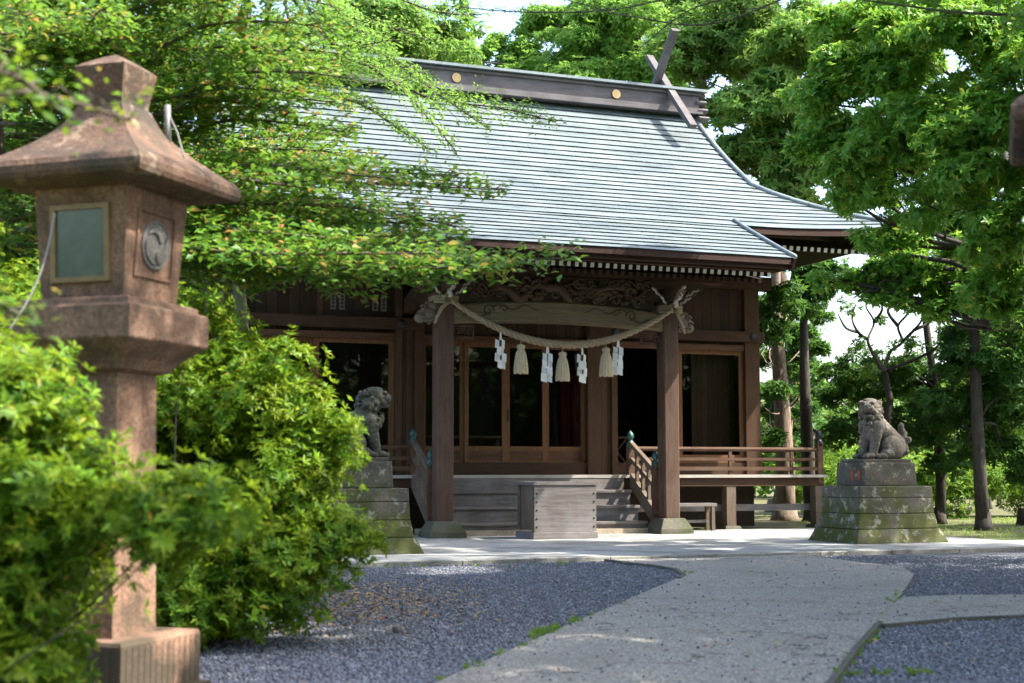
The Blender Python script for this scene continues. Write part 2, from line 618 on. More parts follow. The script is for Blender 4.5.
M['glass'] = glass_mat()
M['lamp_glass'] = plain('frosted_lamp_glass', (0.085, 0.11, 0.095), 0.12)
M['brass'] = plain('weathered_brass', (0.22, 0.15, 0.07), 0.5, 0.4)


def gravel_mat():
    m, nt, b = new_mat('blue_grey_gravel')
    v = coords(nt)
    vo = node(nt, 'ShaderNodeTexVoronoi')
    vo.inputs['Scale'].default_value = 42
    nt.links.new(v, vo.inputs['Vector'])
    r = ramp(nt, [(0.0, (0.07, 0.075, 0.095)), (0.5, (0.14, 0.149, 0.185)), (1.0, (0.24, 0.252, 0.3))])
    sx = node(nt, 'ShaderNodeSeparateColor')
    nt.links.new(vo.outputs['Color'], sx.inputs[0])
    nt.links.new(sx.outputs[0], r.inputs[0])
    d = thresh(nt, vo.outputs['Distance'], 0.2, 0.7)
    c = mixc(nt, d, r.outputs[0], (0.03, 0.033, 0.04))
    lo = noise(nt, v, 0.9, 4)
    c = mixc(nt, thresh(nt, lo, 0.5, 0.75), c, (0.14, 0.13, 0.11))
    nt.links.new(c, b.inputs['Base Color'])
    b.inputs['Roughness'].default_value = 0.7
    inv = node(nt, 'ShaderNodeMath', operation='SUBTRACT')
    inv.inputs[0].default_value = 1
    nt.links.new(vo.outputs['Distance'], inv.inputs[1])
    bump(nt, b, inv.outputs[0], 0.9, 0.03)
    return m


def aggregate_mat():
    m, nt, b = new_mat('exposed_aggregate')
    v = coords(nt)
    vo = node(nt, 'ShaderNodeTexVoronoi')
    vo.inputs['Scale'].default_value = 70
    nt.links.new(v, vo.inputs['Vector'])
    sx = node(nt, 'ShaderNodeSeparateColor')
    nt.links.new(vo.outputs['Color'], sx.inputs[0])
    r = ramp(nt, [(0.0, (0.15, 0.138, 0.124)), (0.5, (0.32, 0.295, 0.265)), (1.0, (0.62, 0.58, 0.53))])
    nt.links.new(sx.outputs[0], r.inputs[0])
    d = thresh(nt, vo.outputs['Distance'], 0.35, 0.8)
    c = mixc(nt, d, r.outputs[0], (0.12, 0.108, 0.095))
    lo = noise(nt, v, 0.8, 5)
    c = mixc(nt, thresh(nt, lo, 0.5, 0.8), c, (0.19, 0.17, 0.148))
    hi = noise(nt, v, 5, 4)
    c = mixc(nt, thresh(nt, hi, 0.6, 0.8), c, (0.19, 0.166, 0.135))
    ve = node(nt, 'ShaderNodeTexVoronoi', feature='DISTANCE_TO_EDGE')
    ve.inputs['Scale'].default_value = 0.33
    wv = node(nt, 'ShaderNodeVectorMath', operation='ADD')
    nn = node(nt, 'ShaderNodeTexNoise')
    nn.inputs['Scale'].default_value = 2.5
    nt.links.new(v, nn.inputs['Vector'])
    nt.links.new(v, wv.inputs[0])
    nt.links.new(nn.outputs['Color'], wv.inputs[1])
    nt.links.new(wv.outputs[0], ve.inputs['Vector'])
    c = mixc(nt, thresh(nt, ve.outputs['Distance'], 0.006, 0.001), c, (0.05, 0.045, 0.04))
    nt.links.new(c, b.inputs['Base Color'])
    b.inputs['Roughness'].default_value = 0.75
    bump(nt, b, vo.outputs['Distance'], 0.5, 0.01)
    return m


def paving_mat():
    m, nt, b = new_mat('stone_paving')
    v = coords(nt)
    br = node(nt, 'ShaderNodeTexBrick')
    br.inputs['Scale'].default_value = 1.0
    br.inputs['Mortar Size'].default_value = 0.012
    br.inputs['Brick Width'].default_value = 1.1
    br.inputs['Row Height'].default_value = 0.62
    br.inputs['Color1'].default_value = (0.27, 0.275, 0.275, 1)
    br.inputs['Color2'].default_value = (0.37, 0.375, 0.37, 1)
    br.inputs['Mortar'].default_value = (0.09, 0.09, 0.08, 1)
    nt.links.new(v, br.inputs['Vector'])
    n = noise(nt, v, 60, 3)
    c = mixc(nt, 0.35, br.outputs['Color'], n, 'OVERLAY')
    n2 = noise(nt, v, 0.9, 6, 0.65)
    c = mixc(nt, thresh(nt, n2, 0.48, 0.66), c, (0.15, 0.155, 0.145))
    nt.links.new(c, b.inputs['Base Color'])
    b.inputs['Roughness'].default_value = 0.6
    bump(nt, b, n, 0.2, 0.005)
    return m


def soil_mat():
    m, nt, b = new_mat('soil_and_moss')
    v = coords(nt)
    n = noise(nt, v, 1.1, 8, 0.7)
    r = ramp(nt, [(0.35, (0.05, 0.04, 0.028)), (0.5, (0.09, 0.085, 0.03)), (0.65, (0.1, 0.13, 0.03))])
    nt.links.new(n, r.inputs[0])
    nt.links.new(r.outputs[0], b.inputs['Base Color'])
    b.inputs['Roughness'].default_value = 0.95
    bump(nt, b, noise(nt, v, 14, 5), 0.8, 0.05)
    return m


M['gravel'] = gravel_mat()
M['aggregate'] = aggregate_mat()
M['paving'] = paving_mat()
M['soil'] = soil_mat()
M['kerb'] = stone('kerb_stone', (0.3, 0.29, 0.26), 50, dirt=0.6)
M['edging'] = stone('dark_edging', (0.09, 0.085, 0.07), 40, dirt=0.5)

# ------------------------------------------------------------------ ground
g = MB()
nr = 64
ring = [(600 * math.cos(2 * math.pi * i / nr), 600 * math.sin(2 * math.pi * i / nr), 0) for i in range(nr)]
g.add([(0, 0, 0)] + ring, [(0, 1 + i, 1 + (i + 1) % nr) for i in range(nr)])
tag(g.build('ground', M['soil']), kind='structure')

V_EDGE = -6.6      # front edge of the paving


def flat(poly, z, thick=0.0):
    m = MB()
    m.prism([(p[0], p[1]) for p in poly], 'z', z - max(thick, 0.02), z)
    return m


def hv(u, v):
    p = hall(u, v)
    return (p.x, p.y)


# gravel court: one sheet below path and paving
grav_poly = [(-2.3, 2.0), (9.5, 2.0), hv(11.5, -10.0), hv(11.5, V_EDGE + 0.05), hv(-5.0, V_EDGE + 0.05), (-3.0, 13.0)]
gm = MB()
gm.add([(p[0], p[1], 0.004) for p in grav_poly], [tuple(range(len(grav_poly)))])
gv = gm.build('gravel', M['gravel'])
tag(gv, kind='structure')

# paving in front of the hall, in the hall's own frame
pr = empty('paving', (HX, HY, 0), HA)
tag(pr, kind='structure')
pm = MB()
pm.prism([(-7.5, V_EDGE + 0.26), (14, V_EDGE + 0.26), (14, -4.6), (8.9, -4.6), (8.9, 1.2), (-7.5, 1.2)], 'z', -0.05, 0.062)
tag(pm.build('slabs', M['paving'], pr))
km = MB()
u = -7.5
while u < 14:
    w = 1.05 + 0.25 * random.random()
    km.box(u, min(u + w - 0.012, 14), V_EDGE, V_EDGE + 0.25, -0.05, 0.066 + 0.006 * random.random())
    u += w
km.build('kerb', M['kerb'], pr, bevel=0.008)

# the concrete path
left_px = [(330, 735), (445, 683), (560, 632), (640, 597), (672, 583), (684, 577), (680, 572), (655, 567.5)]
right_px = [(780, 560), (850, 563), (902, 569), (914, 576), (907, 588), (893, 607), (880, 622), (857, 650), (832, 683), (795, 735)]
poly = [ground(*p) for p in left_px]
e = hv(upx(607, V_EDGE), V_EDGE + 0.01)
poly += [hv(upx(612, V_EDGE), V_EDGE - 0.01), hv(upx(800, V_EDGE), V_EDGE - 0.01)]
poly += [ground(*p) for p in right_px[1:]]
PATH = poly
pp = MB()
pp.prism(poly, 'z', -0.03, 0.03)
tag(pp.build('path', M['aggregate']), kind='structure')
cross = [ground(889, 601), ground(960, 597), ground(1060, 597), ground(1060, 617), ground(960, 620), ground(884, 628)]
CROSS = [(cross[0][0] - 0.25, cross[0][1])] + cross[1:5] + [cross[5], (cross[5][0] - 0.25, cross[5][1])]
cp = MB()
cp.prism(CROSS, 'z', -0.03, 0.024)
tag(cp.build('side_path', M['aggregate']), kind='structure')


def edging(pts, name, w=0.05, h=0.055):
    m = MB()
    for a, b in zip(pts[:-1], pts[1:]):
        m.beam((a[0], a[1], h / 2 - 0.012), (b[0], b[1], h / 2 - 0.012), w, h)
    return tag(m.build(name, M['edging']), kind='structure')


edging([hv(upx(604, V_EDGE), V_EDGE - 0.03)] + [ground(*p) for p in ((630, 566), (655, 568), (676, 572), (684, 577.5), (678, 581))], 'path_edging')
edging([ground(*p) for p in ((880, 626), (858, 651), (834, 684), (812, 712))], 'path_edging', 0.045)
edging([ground(*p) for p in ((883, 629.5), (960, 622), (1060, 618.5))], 'path_edging', 0.04)


def inside(P, poly):
    x, y = P[:, 0], P[:, 1]
    c = np.zeros(len(P), bool)
    n = len(poly)
    for i in range(n):
        x0, y0 = poly[i]
        x1, y1 = poly[(i + 1) % n]
        k = ((y0 > y) != (y1 > y)) & (x < (x1 - x0) * (y - y0) / (y1 - y0 + 1e-12) + x0)
        c ^= k
    return c


# loose stones lying on the gravel (nobody could count them)
def pebbles(n):
    q = RNG.random(n * 4)
    Y = 7.2 + 14.5 * q ** 1.7
    X = (RNG.random(n * 4) - 0.5) * 2 * (0.38 * Y + 0.4)
    P = np.stack([X, Y], 1)
    on = inside(P, PATH) | inside(P, CROSS)
    ok = inside(P, grav_poly) & (~on | (RNG.random(len(P)) < 0.006))
    P, on = P[ok][:n], on[ok][:n]
    n = len(P)
    s = RNG.uniform(0.007, 0.016, n)
    T = np.array([(1, 0, 0), (0, 1, 0), (-1, 0, 0), (0, -1, 0), (0, 0, 1), (0, 0, -1)], float)
    ang = RNG.random(n) * 6.28
    sc = RNG.uniform(0.6, 1.4, (n, 6, 1))
    V = T[None] * sc * s[:, None, None]
    V[:, :, 2] *= 0.75
    ca, sa = np.cos(ang)[:, None], np.sin(ang)[:, None]
    x = V[:, :, 0] * ca - V[:, :, 1] * sa
    y = V[:, :, 0] * sa + V[:, :, 1] * ca
    W = np.stack([x + P[:, 0:1], y + P[:, 1:2], V[:, :, 2] + 0.004 + 0.026 * on[:, None] + s[:, None] * RNG.uniform(0.1, 0.7, (n, 1))], 2).reshape(-1, 3)
    fc = np.array([(0, 1, 4), (1, 2, 4), (2, 3, 4), (3, 0, 4), (1, 0, 5), (2, 1, 5), (3, 2, 5), (0, 3, 5)])
    Q = (fc[None] + 6 * np.arange(n)[:, None, None]).reshape(-1, 3)
    return np_mesh('loose_gravel', W, Q, island_mat('loose_gravel_stone', [(0, (0.07, 0.075, 0.095)), (0.5, (0.145, 0.154, 0.19)), (0.9, (0.22, 0.232, 0.278)), (1, (0.34, 0.35, 0.39))], 0.65), k=3)


tag(pebbles(110000), 'loose blue grey gravel stones covering the forecourt', 'gravel', kind='stuff')


# ------------------------------------------------------------------ leaves
def unit(a):
    return a / np.maximum(np.linalg.norm(a, axis=-1, keepdims=True), 1e-9)


def leaves(name, P, D, N, L, W, mat, parent=None, droop=0.12, fold=0.12):
    n = len(P)
    D = unit(D)
    N = unit(N - D * (N * D).sum(1, keepdims=True))
    S = np.cross(D, N)
    L = np.broadcast_to(np.asarray(L, float), (n,))[:, None]
    W = np.broadcast_to(np.asarray(W, float), (n,))[:, None]
    b = P
    r = P + D * L * 0.52 + S * W * 0.5 + N * W * fold
    l = P + D * L * 0.52 - S * W * 0.5 + N * W * fold
    m = P + D * L * 0.5
    t = P + D * L - N * L * droop
    V = np.stack([b, r, t, l, m], 1).reshape(-1, 3)
    k = 5 * np.arange(n)[:, None]
    Q = np.concatenate([k + np.array([[0, 1, 2, 4]]), k + np.array([[0, 4, 2, 3]])], 0)
    return np_mesh(name, V, Q, mat, parent)


def rosettes(C, A, k, L, rng, tilt=(50, 85)):
    """k leaves round every centre C with axis A"""
    n = len(C)
    A = unit(A)
    ref = np.where(np.abs(A[:, 2:3]) < 0.9, np.array([[0, 0, 1.0]]), np.array([[1.0, 0, 0]]))
    T = unit(np.cross(A, ref))
    B = np.cross(A, T)
    ph = (np.arange(k)[None] * 2 * math.pi / k + rng.random((n, 1)) * 6.28 + rng.normal(0, 0.25, (n, k)))
    th = np.radians(rng.uniform(tilt[0], tilt[1], (n, k)))
    rad = T[:, None] * np.cos(ph)[..., None] + B[:, None] * np.sin(ph)[..., None]
    D = A[:, None] * np.cos(th)[..., None] + rad * np.sin(th)[..., None]
    N = A[:, None] * np.sin(th)[..., None] - rad * np.cos(th)[..., None]
    N = N + rng.normal(0, 0.2, N.shape)
    P = np.repeat(C[:, None], k, 1)
    Ls = L * rng.uniform(0.75, 1.25, (n, 1)) * rng.uniform(0.55, 1.2, (n, k))
    return P.reshape(-1, 3), D.reshape(-1, 3), N.reshape(-1, 3), Ls.ravel()


def sph(rng, n):
    return unit(rng.normal(0, 1, (n, 3)))


def clump_points(clumps, dens, rng, inner=0.45, up=0.35, sub=0):
    """points through the outer part of each ellipsoidal clump (cx,cy,cz,rx,ry,rz); dens = rosettes per unit area"""
    Cs, As = [], []
    if sub:
        new = []
        for c in clumps:
            c = np.array(c, float)
            for _ in range(sub):
                d = sph(rng, 1)[0]
                d[2] += 0.25
                d /= np.linalg.norm(d)
                new.append(tuple(c[:3] + d * c[3:6] * rng.uniform(0.5, 0.85)) + tuple(c[3:6] * rng.uniform(0.16, 0.52) * np.array([1.1, 1.1, 0.85])))
        clumps = new
    for c in clumps:
        c = np.array(c, float)
        rr = c[3:6]
        area = 4 * math.pi * ((rr[0] * rr[1]) ** 1.6 / 3 + (rr[0] * rr[2]) ** 1.6 / 3 + (rr[1] * rr[2]) ** 1.6 / 3) ** (1 / 1.6)
        n = max(8, int(area * dens))
        d = sph(rng, n)
        d[:, 2] += up * 0.5
        d = unit(d)
        # a lumpy outline: the radius swells and shrinks with direction
        w = np.zeros(n)
        for _ in range(5):
            q = sph(rng, 1)[0]
            w += np.clip((d @ q) - 0.55, 0, 1) * rng.uniform(-0.9, 1.1)
        s = (inner + (1 - inner) * rng.random(n) ** 0.5) * (1 + 0.55 * w)
        s *= 1 + (rng.random(n) < 0.14) * rng.uniform(0.05, 0.7, n)
        Cs.append(c[:3] + d * rr * s[:, None])
        As.append(unit(d * (1 / rr) * rr.mean() + np.array([0, 0, up + 0.25]) + rng.normal(0, 0.25, (n, 3))))
    return np.concatenate(Cs), np.concatenate(As)


def limb(m, p, q, r0, r1, rng, n=7, wob=0.08, sag=0.0, sides=6):
    p, q = np.array(p, float), np.array(q, float)
    Ln = np.linalg.norm(q - p)
    o1, o2 = rng.normal(0, wob * Ln, 3), rng.normal(0, wob * Ln, 3)
    pts = []
    for i in range(n):
        t = i / (n - 1)
        w = p * (1 - t) + q * t + o1 * math.sin(math.pi * t) + o2 * 0.5 * math.sin(2 * math.pi * t)
        w[2] += sag * Ln * math.sin(math.pi * t)
        pts.append(tuple(w))
    m.tube(pts, [r0 + (r1 - r0) * i / (n - 1) for i in range(n)], sides)
    return pts


def tree(name, label, base, top, r0, clumps, leaf, L, k, dens, barkm, seed, group=None, cat='tree', limbs=True, inner=0.35, wid=0.36, lean=0.05, up=0.35, twigs=3, sub=11, limbr=0.3):
    rng = np.random.default_rng(seed)
    base = np.array(base, float)
    root = empty(name, base)
    tag(root, label, cat, group)
    cl = [tuple(np.array(c[:3]) - base) + tuple(c[3:]) for c in clumps]
    tm = MB()
    tp = np.array(top, float) - base
    pts = limb(tm, (0, 0, -0.1), tp, r0, r0 * 0.35, rng, 9, lean, 0, 10)
    # root flare
    tm.lathe([(r0 * 1.5, -0.05), (r0 * 1.22, 0.12), (r0 * 1.02, 0.4)], 10)
    bm = MB()
    if limbs:
        for c in cl:
            c = np.array(c)
            # leaves the trunk below the clump
            best = min(range(2, len(pts)), key=lambda i: abs(pts[i][2] - (c[2] - 0.3 * np.hypot(c[0] - pts[i][0], c[1] - pts[i][1]))))
            a = pts[best]
            rr = max(0.02, r0 * (limbr - 0.02 * best))
            lp = limb(bm, a, c[:3], rr, rr * 0.3, rng, 7, 0.07, 0.05)
            for _ in range(twigs):
                d = sph(rng, 1)[0]
                limb(bm, lp[rng.integers(3, 6)], c[:3] + d * c[3:6] * 0.75, rr * 0.35, 0.006, rng, 5, 0.08)
    tm.build('trunk', barkm, root, True)
    if bm.v:
        bm.build('limbs', barkm, root, True)
    C, A = clump_points(cl, dens, rng, inner, up, sub)
    P, D, N, Ls = rosettes(C, A, k, L, rng)
    leaves('crown', P, D, N, Ls, Ls * wid, leaf, root)
    return root


def cpx(px, py, Y, rpx, squash=0.7, deep=1.0):
    """a clump seen at (px, py), distance Y, radius rpx photo pixels"""
    p = at(px, py, Y)
    r = rpx * Y / F
    return (p.x, p.y, p.z, r, r * deep, r * squash)


def bush(name, label, base, clumps, leaf, L, k, dens, seed, group=None, inner=0.4, sub=17):
    rng = np.random.default_rng(seed)
    base = np.array(base, float)
    root = empty(name, base)
    tag(root, label, 'shrub', group)
    cl = [tuple(np.array(c[:3]) - base) + tuple(c[3:]) for c in clumps]
    m = MB()
    for c in cl:
        for _ in range(4):
            d = sph(rng, 1)[0]
            d[2] = abs(d[2])
            e = np.array(c[:3]) + d * np.array(c[3:6]) * 0.85
            limb(m, (rng.normal(0, 0.12), rng.normal(0, 0.12), 0), e, 0.009, 0.003, rng, 6, 0.08, 0.05, 5)
    m.build('stems', M['bark_dark'], root, True)
    C, A = clump_points(cl, dens, rng, inner, 0.3, sub)
    C[:, 2] = np.maximum(C[:, 2], 0.05 + 0.1 * rng.random(len(C)))
    # sprigs: short shoots that break the outline, each with two more rosettes below its tip
    q = rng.choice(len(C), len(C) // 6, replace=False)
    C2 = C[q] + A[q] * rng.uniform(0.06, 0.16, (len(q), 1))
    C3 = C[q] + A[q] * 0.05
    C = np.concatenate([C, C2, C3])
    A = np.concatenate([A, A[q], A[q]])
    P, D, N, Ls = rosettes(C, A, k, L, rng, (48, 78))
    leaves('foliage', P, D, N, Ls, Ls * 0.3, leaf, root)
    return root


# ------------------------------------------------------------------ the shrine hall
H = empty('shrine_hall', (HX, HY, 0), HA)
tag(H, 'old wooden shrine hall with a sweeping grey copper roof and crossed ridge finials', 'shrine')
CC = 2.23                 # centre line
ZF = 1.2                  # veranda floor
VW = 2.4                  # front wall
UL, UR = -3.7, 8.18       # wall corners
VB = 8.4                  # back wall

_pv = np.array([-2.0, -1.0, 0.05, 1.27, 2.5, 4.0, 5.4])
_pz = np.array([5.32, 5.78, 6.3, 6.92, 7.66, 8.8, 10.02])
_pc = np.polyfit(_pv, _pz, 3)
VR = 5.4
EV, EH, GH, HVV = 0.05, 8.55, 5.95, 2.5       # eave line, half width at eave, half width at gable, where gable meets hip
KV, KH = -2.0, 4.17


def rz(u, v):
    z = float(np.polyval(_pc, v))
    a = max(0.0, min(1.0, (abs(u - CC) - 4.3) / 4.0))
    b = max(0.0, min(1.0, (HVV - v) / (HVV - EV)))
    return z + 0.22 * a * a * b


def half(v):
    if v < EV - 1e-6:
        return KH
    if v < HVV:
        t = (HVV - v) / (HVV - EV)
        return GH + (EH - GH) * t ** 1.15
    return GH


def roof():
    m = MB()
    lip = 0.013
    # course lines along the slope
    vs = [KV]
    while vs[-1] < VR - 0.1:
        v = vs[-1]
        sl = math.atan(np.polyval(np.polyder(_pc), v))
        vs.append(v + 0.262 * math.cos(sl))
    i = min(range(len(vs)), key=lambda i: abs(vs[i] - EV))
    vs[i] = EV
    vs[-1] = VR
    NU = 28
    for a, b in zip(vs[:-1], vs[1:]):
        ha, hb = half(a), half(b)
        if a < EV - 1e-6:
            hb = KH
        if abs(a - EV) < 1e-6:
            ha = EH
        low, up_, und = [], [], []
        for j in range(NU + 1):
            t = -1 + 2 * j / NU
            ua, ub = CC + t * ha, CC + t * hb
            wob = 0.003 * math.sin(ua * 3.1 + a * 7.0)
            low.append((ua, a - 0.02, rz(ua, a) + lip + wob))
            up_.append((ub, b + 0.02, rz(ub, b) + 0.004))
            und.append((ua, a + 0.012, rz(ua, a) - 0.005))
        n = NU + 1
        m.add(low + up_, [(j, j + 1, n + j + 1, n + j) for j in range(NU)], 0)
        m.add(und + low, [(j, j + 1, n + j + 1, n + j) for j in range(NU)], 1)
    # back slope, hip sides and gables
    NV = 10
    vv = [EV + (VR - EV) * k / NV for k in range(NV + 1)]
    for a, b in zip(vv[:-1], vv[1:]):
        q = []
        for v in (a, b):
            h = half(v)
            q += [(CC + t * h, 2 * VR - v, rz(CC + t * h, v)) for t in (-1, -0.6, 0, 0.6, 1)]
        m.add(q, [(j + 1, j, 5 + j, 6 + j) for j in range(4)], 0)
    for s in (-1, 1):
        ks = 8
        prev = None
        for k in range(ks + 1):
            v = EV + (HVV - EV) * k / ks
            h = half(v)
            row = []
            for t in np.linspace(0, 1, 9):
                y = v + t * (2 * VR - 2 * v)
                edge = abs(2 * t - 1)
                z = rz(CC + h, v) - 0.22 * (1 - k / ks) * (1 - edge ** 3) * (max(0, min(1, (h - 4.3) / 4)) ** 2)
                row.append((CC + s * h, y, z))
            if prev:
                n = len(row)
                m.add(prev + row, [((j, j + 1, n + j + 1, n + j) if s < 0 else (j + 1, j, n + j, n + j + 1)) for j in range(n - 1)], 0)
            prev = row
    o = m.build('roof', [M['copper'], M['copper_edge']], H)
    # gable walls
    for s in (-1, 1):
        w = MB()
        pts = [(v, rz(CC, v) - 0.15) for v in np.linspace(HVV - 0.1, VR, 8)]
        pts += [(2 * VR - v, z) for v, z in reversed(pts[:-1])]
        x = CC + s * (GH - 0.45)
        w.prism(pts, 'x', x - 0.04, x + 0.04)
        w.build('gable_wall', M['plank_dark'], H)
        bb = MB()
        for k in range(7):
            v0, v1 = np.linspace(HVV - 0.1, VR, 8)[k:k + 2]
            for f in (lambda v: v, lambda v: 2 * VR - v):
                bb.beam((CC + s * (GH - 0.06), f(v0), rz(CC, v0) - 0.17), (CC + s * (GH - 0.06), f(v1), rz(CC, v1) - 0.17), 0.08, 0.3)
        bb.build('gable_board', M['fascia'], H)
    # soffit of the main roof and of the porch roof
    so = MB()
    vv = np.linspace(EV + 0.1, VR - 0.3, 8)
    for a, b in zip(vv[:-1], vv[1:]):
        q = []
        for v in (a, b):
            h = half(v) - 0.08
            q += [(CC + t * h, v, rz(CC + t * h, v) - 0.2) for t in np.linspace(-1, 1, 17)]
        so.add(q, [(j, 17 + j, 18 + j, j + 1) for j in range(16)])
        q = [(x, 2 * VR - y, z) for x, y, z in q]
        so.add(q, [(j + 1, 18 + j, 17 + j, j) for j in range(16)])
    for s in (-1, 1):
        so.add([(CC + s * (EH - 0.1), EV + 0.1, 6.28), (CC + s * (EH - 0.1), 2 * VR - EV - 0.1, 6.28), (CC + s * GH, 2 * VR - HVV, 7.3), (CC + s * GH, HVV, 7.3)], [(0, 1, 2, 3)])
    vv = np.linspace(KV + 0.12, EV + 0.3, 6)
    for a, b in zip(vv[:-1], vv[1:]):
        so.add([(CC - KH + 0.06, a, rz(CC, a) - 0.17), (CC + KH - 0.06, a, rz(CC, a) - 0.17), (CC + KH - 0.06, b, rz(CC, b) - 0.17), (CC - KH + 0.06, b, rz(CC, b) - 0.17)], [(0, 3, 2, 1)])
    so.build('soffit', M['wood_v'], H)
    # fascia boards
    fm = MB()
    fm.box(CC - KH, CC + KH, KV + 0.0, KV + 0.07, rz(CC, KV) - 0.12, rz(CC, KV) - 0.008)
    fm.box(CC - KH + 0.1, CC + KH - 0.1, KV + 0.1, KV + 0.2, rz(CC, KV) - 0.19, rz(CC, KV) - 0.1)
    fm.build('porch_fascia', M['fascia'], H)
    fm = MB()
    fm.box(CC - KH + 0.2, CC + KH - 0.2, -1.66, -1.52, 5.115, 5.3)
    fm.build('eave_board', M['wood_u'], H)
    for s in (-1, 1):
        f2 = MB()
        us = np.linspace(KH, EH - 0.02, 9)
        for a, b in zip(us[:-1], us[1:]):
            f2.beam((CC + s * a, EV + 0.04, rz(CC + a, EV) - 0.08), (CC + s * b, EV + 0.04, rz(CC + b, EV) - 0.08), 0.07, 0.12)
        vs2 = np.linspace(EV + 0.06, 2 * VR - EV, 5)
        for a, b in zip(vs2[:-1], vs2[1:]):
            f2.beam((CC + s * (EH - 0.04), a, rz(CC + EH, EV) - 0.12), (CC + s * (EH - 0.04), b, rz(CC + EH, EV) - 0.12), 0.07, 0.18)
        f2.build('eave_fascia', M['fascia'], H)
        # verge board of the porch roof, with its pale copper rim
        vb = MB()
        vv = np.linspace(KV, EV + 0.25, 8)
        for a, b in zip(vv[:-1], vv[1:]):
            x = CC + s * (KH - 0.03)
            vb.beam((x, a, rz(CC, a) - 0.13), (x, b, rz(CC, b) - 0.13), 0.06, 0.25)
        vb.build('verge_board', M['fascia'], H)
        rim = MB()
        rim.tube([(CC + s * (KH + 0.0), v, rz(CC, v) + 0.03) for v in vv], 0.05, 8)
        rim.build('verge_rim', M['copper'], H, True)
        # rounded rim along the gable edge and the hip
        gm_ = MB()
        gm_.tube([(CC + s * (half(v) - 0.02), v, rz(CC + half(v), v) + 0.02) for v in np.linspace(EV, VR, 16)], 0.07, 8)
        gm_.build('hip_rim', M['copper'], H, True)
    # ridge
    x0, x1 = CC - GH - 0.1, CC + GH + 0.08
    r = MB()
    zb = 9.95
    r.box(x0, x1, VR - 0.42, VR + 0.42, zb, zb + 0.14)
    r.box(x0 + 0.05, x1 - 0.05, VR - 0.3, VR + 0.3, zb + 0.14, zb + 0.47)
    r.box(x0 + 0.02, x1 - 0.02, VR - 0.36, VR + 0.36, zb + 0.47, zb + 0.53)
    ro = r.build('ridge', M['ridge'], H)
    cp_ = MB()
    cp_.prism([(VR - 0.46, zb + 0.55), (VR - 0.46, zb + 0.61), (VR, zb + 0.72), (VR + 0.46, zb + 0.61), (VR + 0.46, zb + 0.55)], 'x', x0 - 0.12, x1 + 0.12)
    cp_.build('ridge_cap', M['copper'], ro)
    for uu in (upx(455, VR - 0.3), upx(618, VR - 0.3), CC - 3.6):
        d = MB()
        d.stack([[(uu + 0.11 * math.cos(t), y, zb + 0.31 + 0.11 * math.sin(t)) for t in np.linspace(0, 2 * math.pi, 17)[:-1]] for y in (VR - 0.335, VR - 0.29)])
        d.build('crest', M['gold'], ro)
    for s in (-1, 1):
        en = MB()
        xe = CC + s * GH
        for k in range(4):
            y = VR - 0.34 - 0.0 * k
            c = (xe + s * 0.07, VR, zb + 0.52 - 0.21 * k)
            en.stack([[(xe + s * a, VR + (0.3 + 0.07 * k) * 1.0 * math.cos(t), c[2] + 0.1 * math.sin(t)) for t in np.linspace(0, 2 * math.pi, 13)[:-1]] for a in (-0.05, 0.22)])
        en.build('ridge_end', M['ridge'], ro)
    # crossed finials
    for uc in (7.32, 2 * CC - 7.32):
        for k, s in enumerate((1, -1)):
            f = MB()
            x = uc + 0.08 * s
            f.beam((x, VR - s * 1.5, 9.32), (x, VR + s * (0.78 if s > 0 else 0.95), 11.62 if s > 0 else 11.8), 0.12, 0.18, up=(1, 0, 0))
            f.build('ridge_finial', M['ridge'], H)
    # rafters: two porch tiers, upper ends white, lower ends left dark to imitate shade; one under the main eave
    n = 51
    us = np.linspace(CC - KH + 0.28, CC + KH - 0.28, n)

    def raf(nm, uu, v0, v1, z0, z1, w, h, white=True):
        q = MB()
        p0, p1 = Vector((uu, v0, z0)), Vector((uu, v1, z1))
        q.beam(p0, p1, w, h, 0)
        d = (p1 - p0).normalized()
        if white:
            q.beam(p0 - d * 0.006, p0 - d * 0.001, w + 0.002, h + 0.002, 1)
        return q.build(nm, [M['wood_v'], M['white']], H)
    for uu in us:
        raf('flying_rafter', uu, -1.5, 0.4, 5.06, 5.44, 0.068, 0.085)
        raf('base_rafter', uu + 0.035, -1.1, 0.7, 4.99, 5.44, 0.075, 0.085, False)
    for uu in np.arange(CC + KH + 0.15, CC + EH - 0.4, 0.17):
        for s in (-1, 1):
            raf('eave_rafter', CC + s * (uu - CC), EV + 0.5, VW + 0.1, 5.98, 6.5, 0.08, 0.09)


roof()


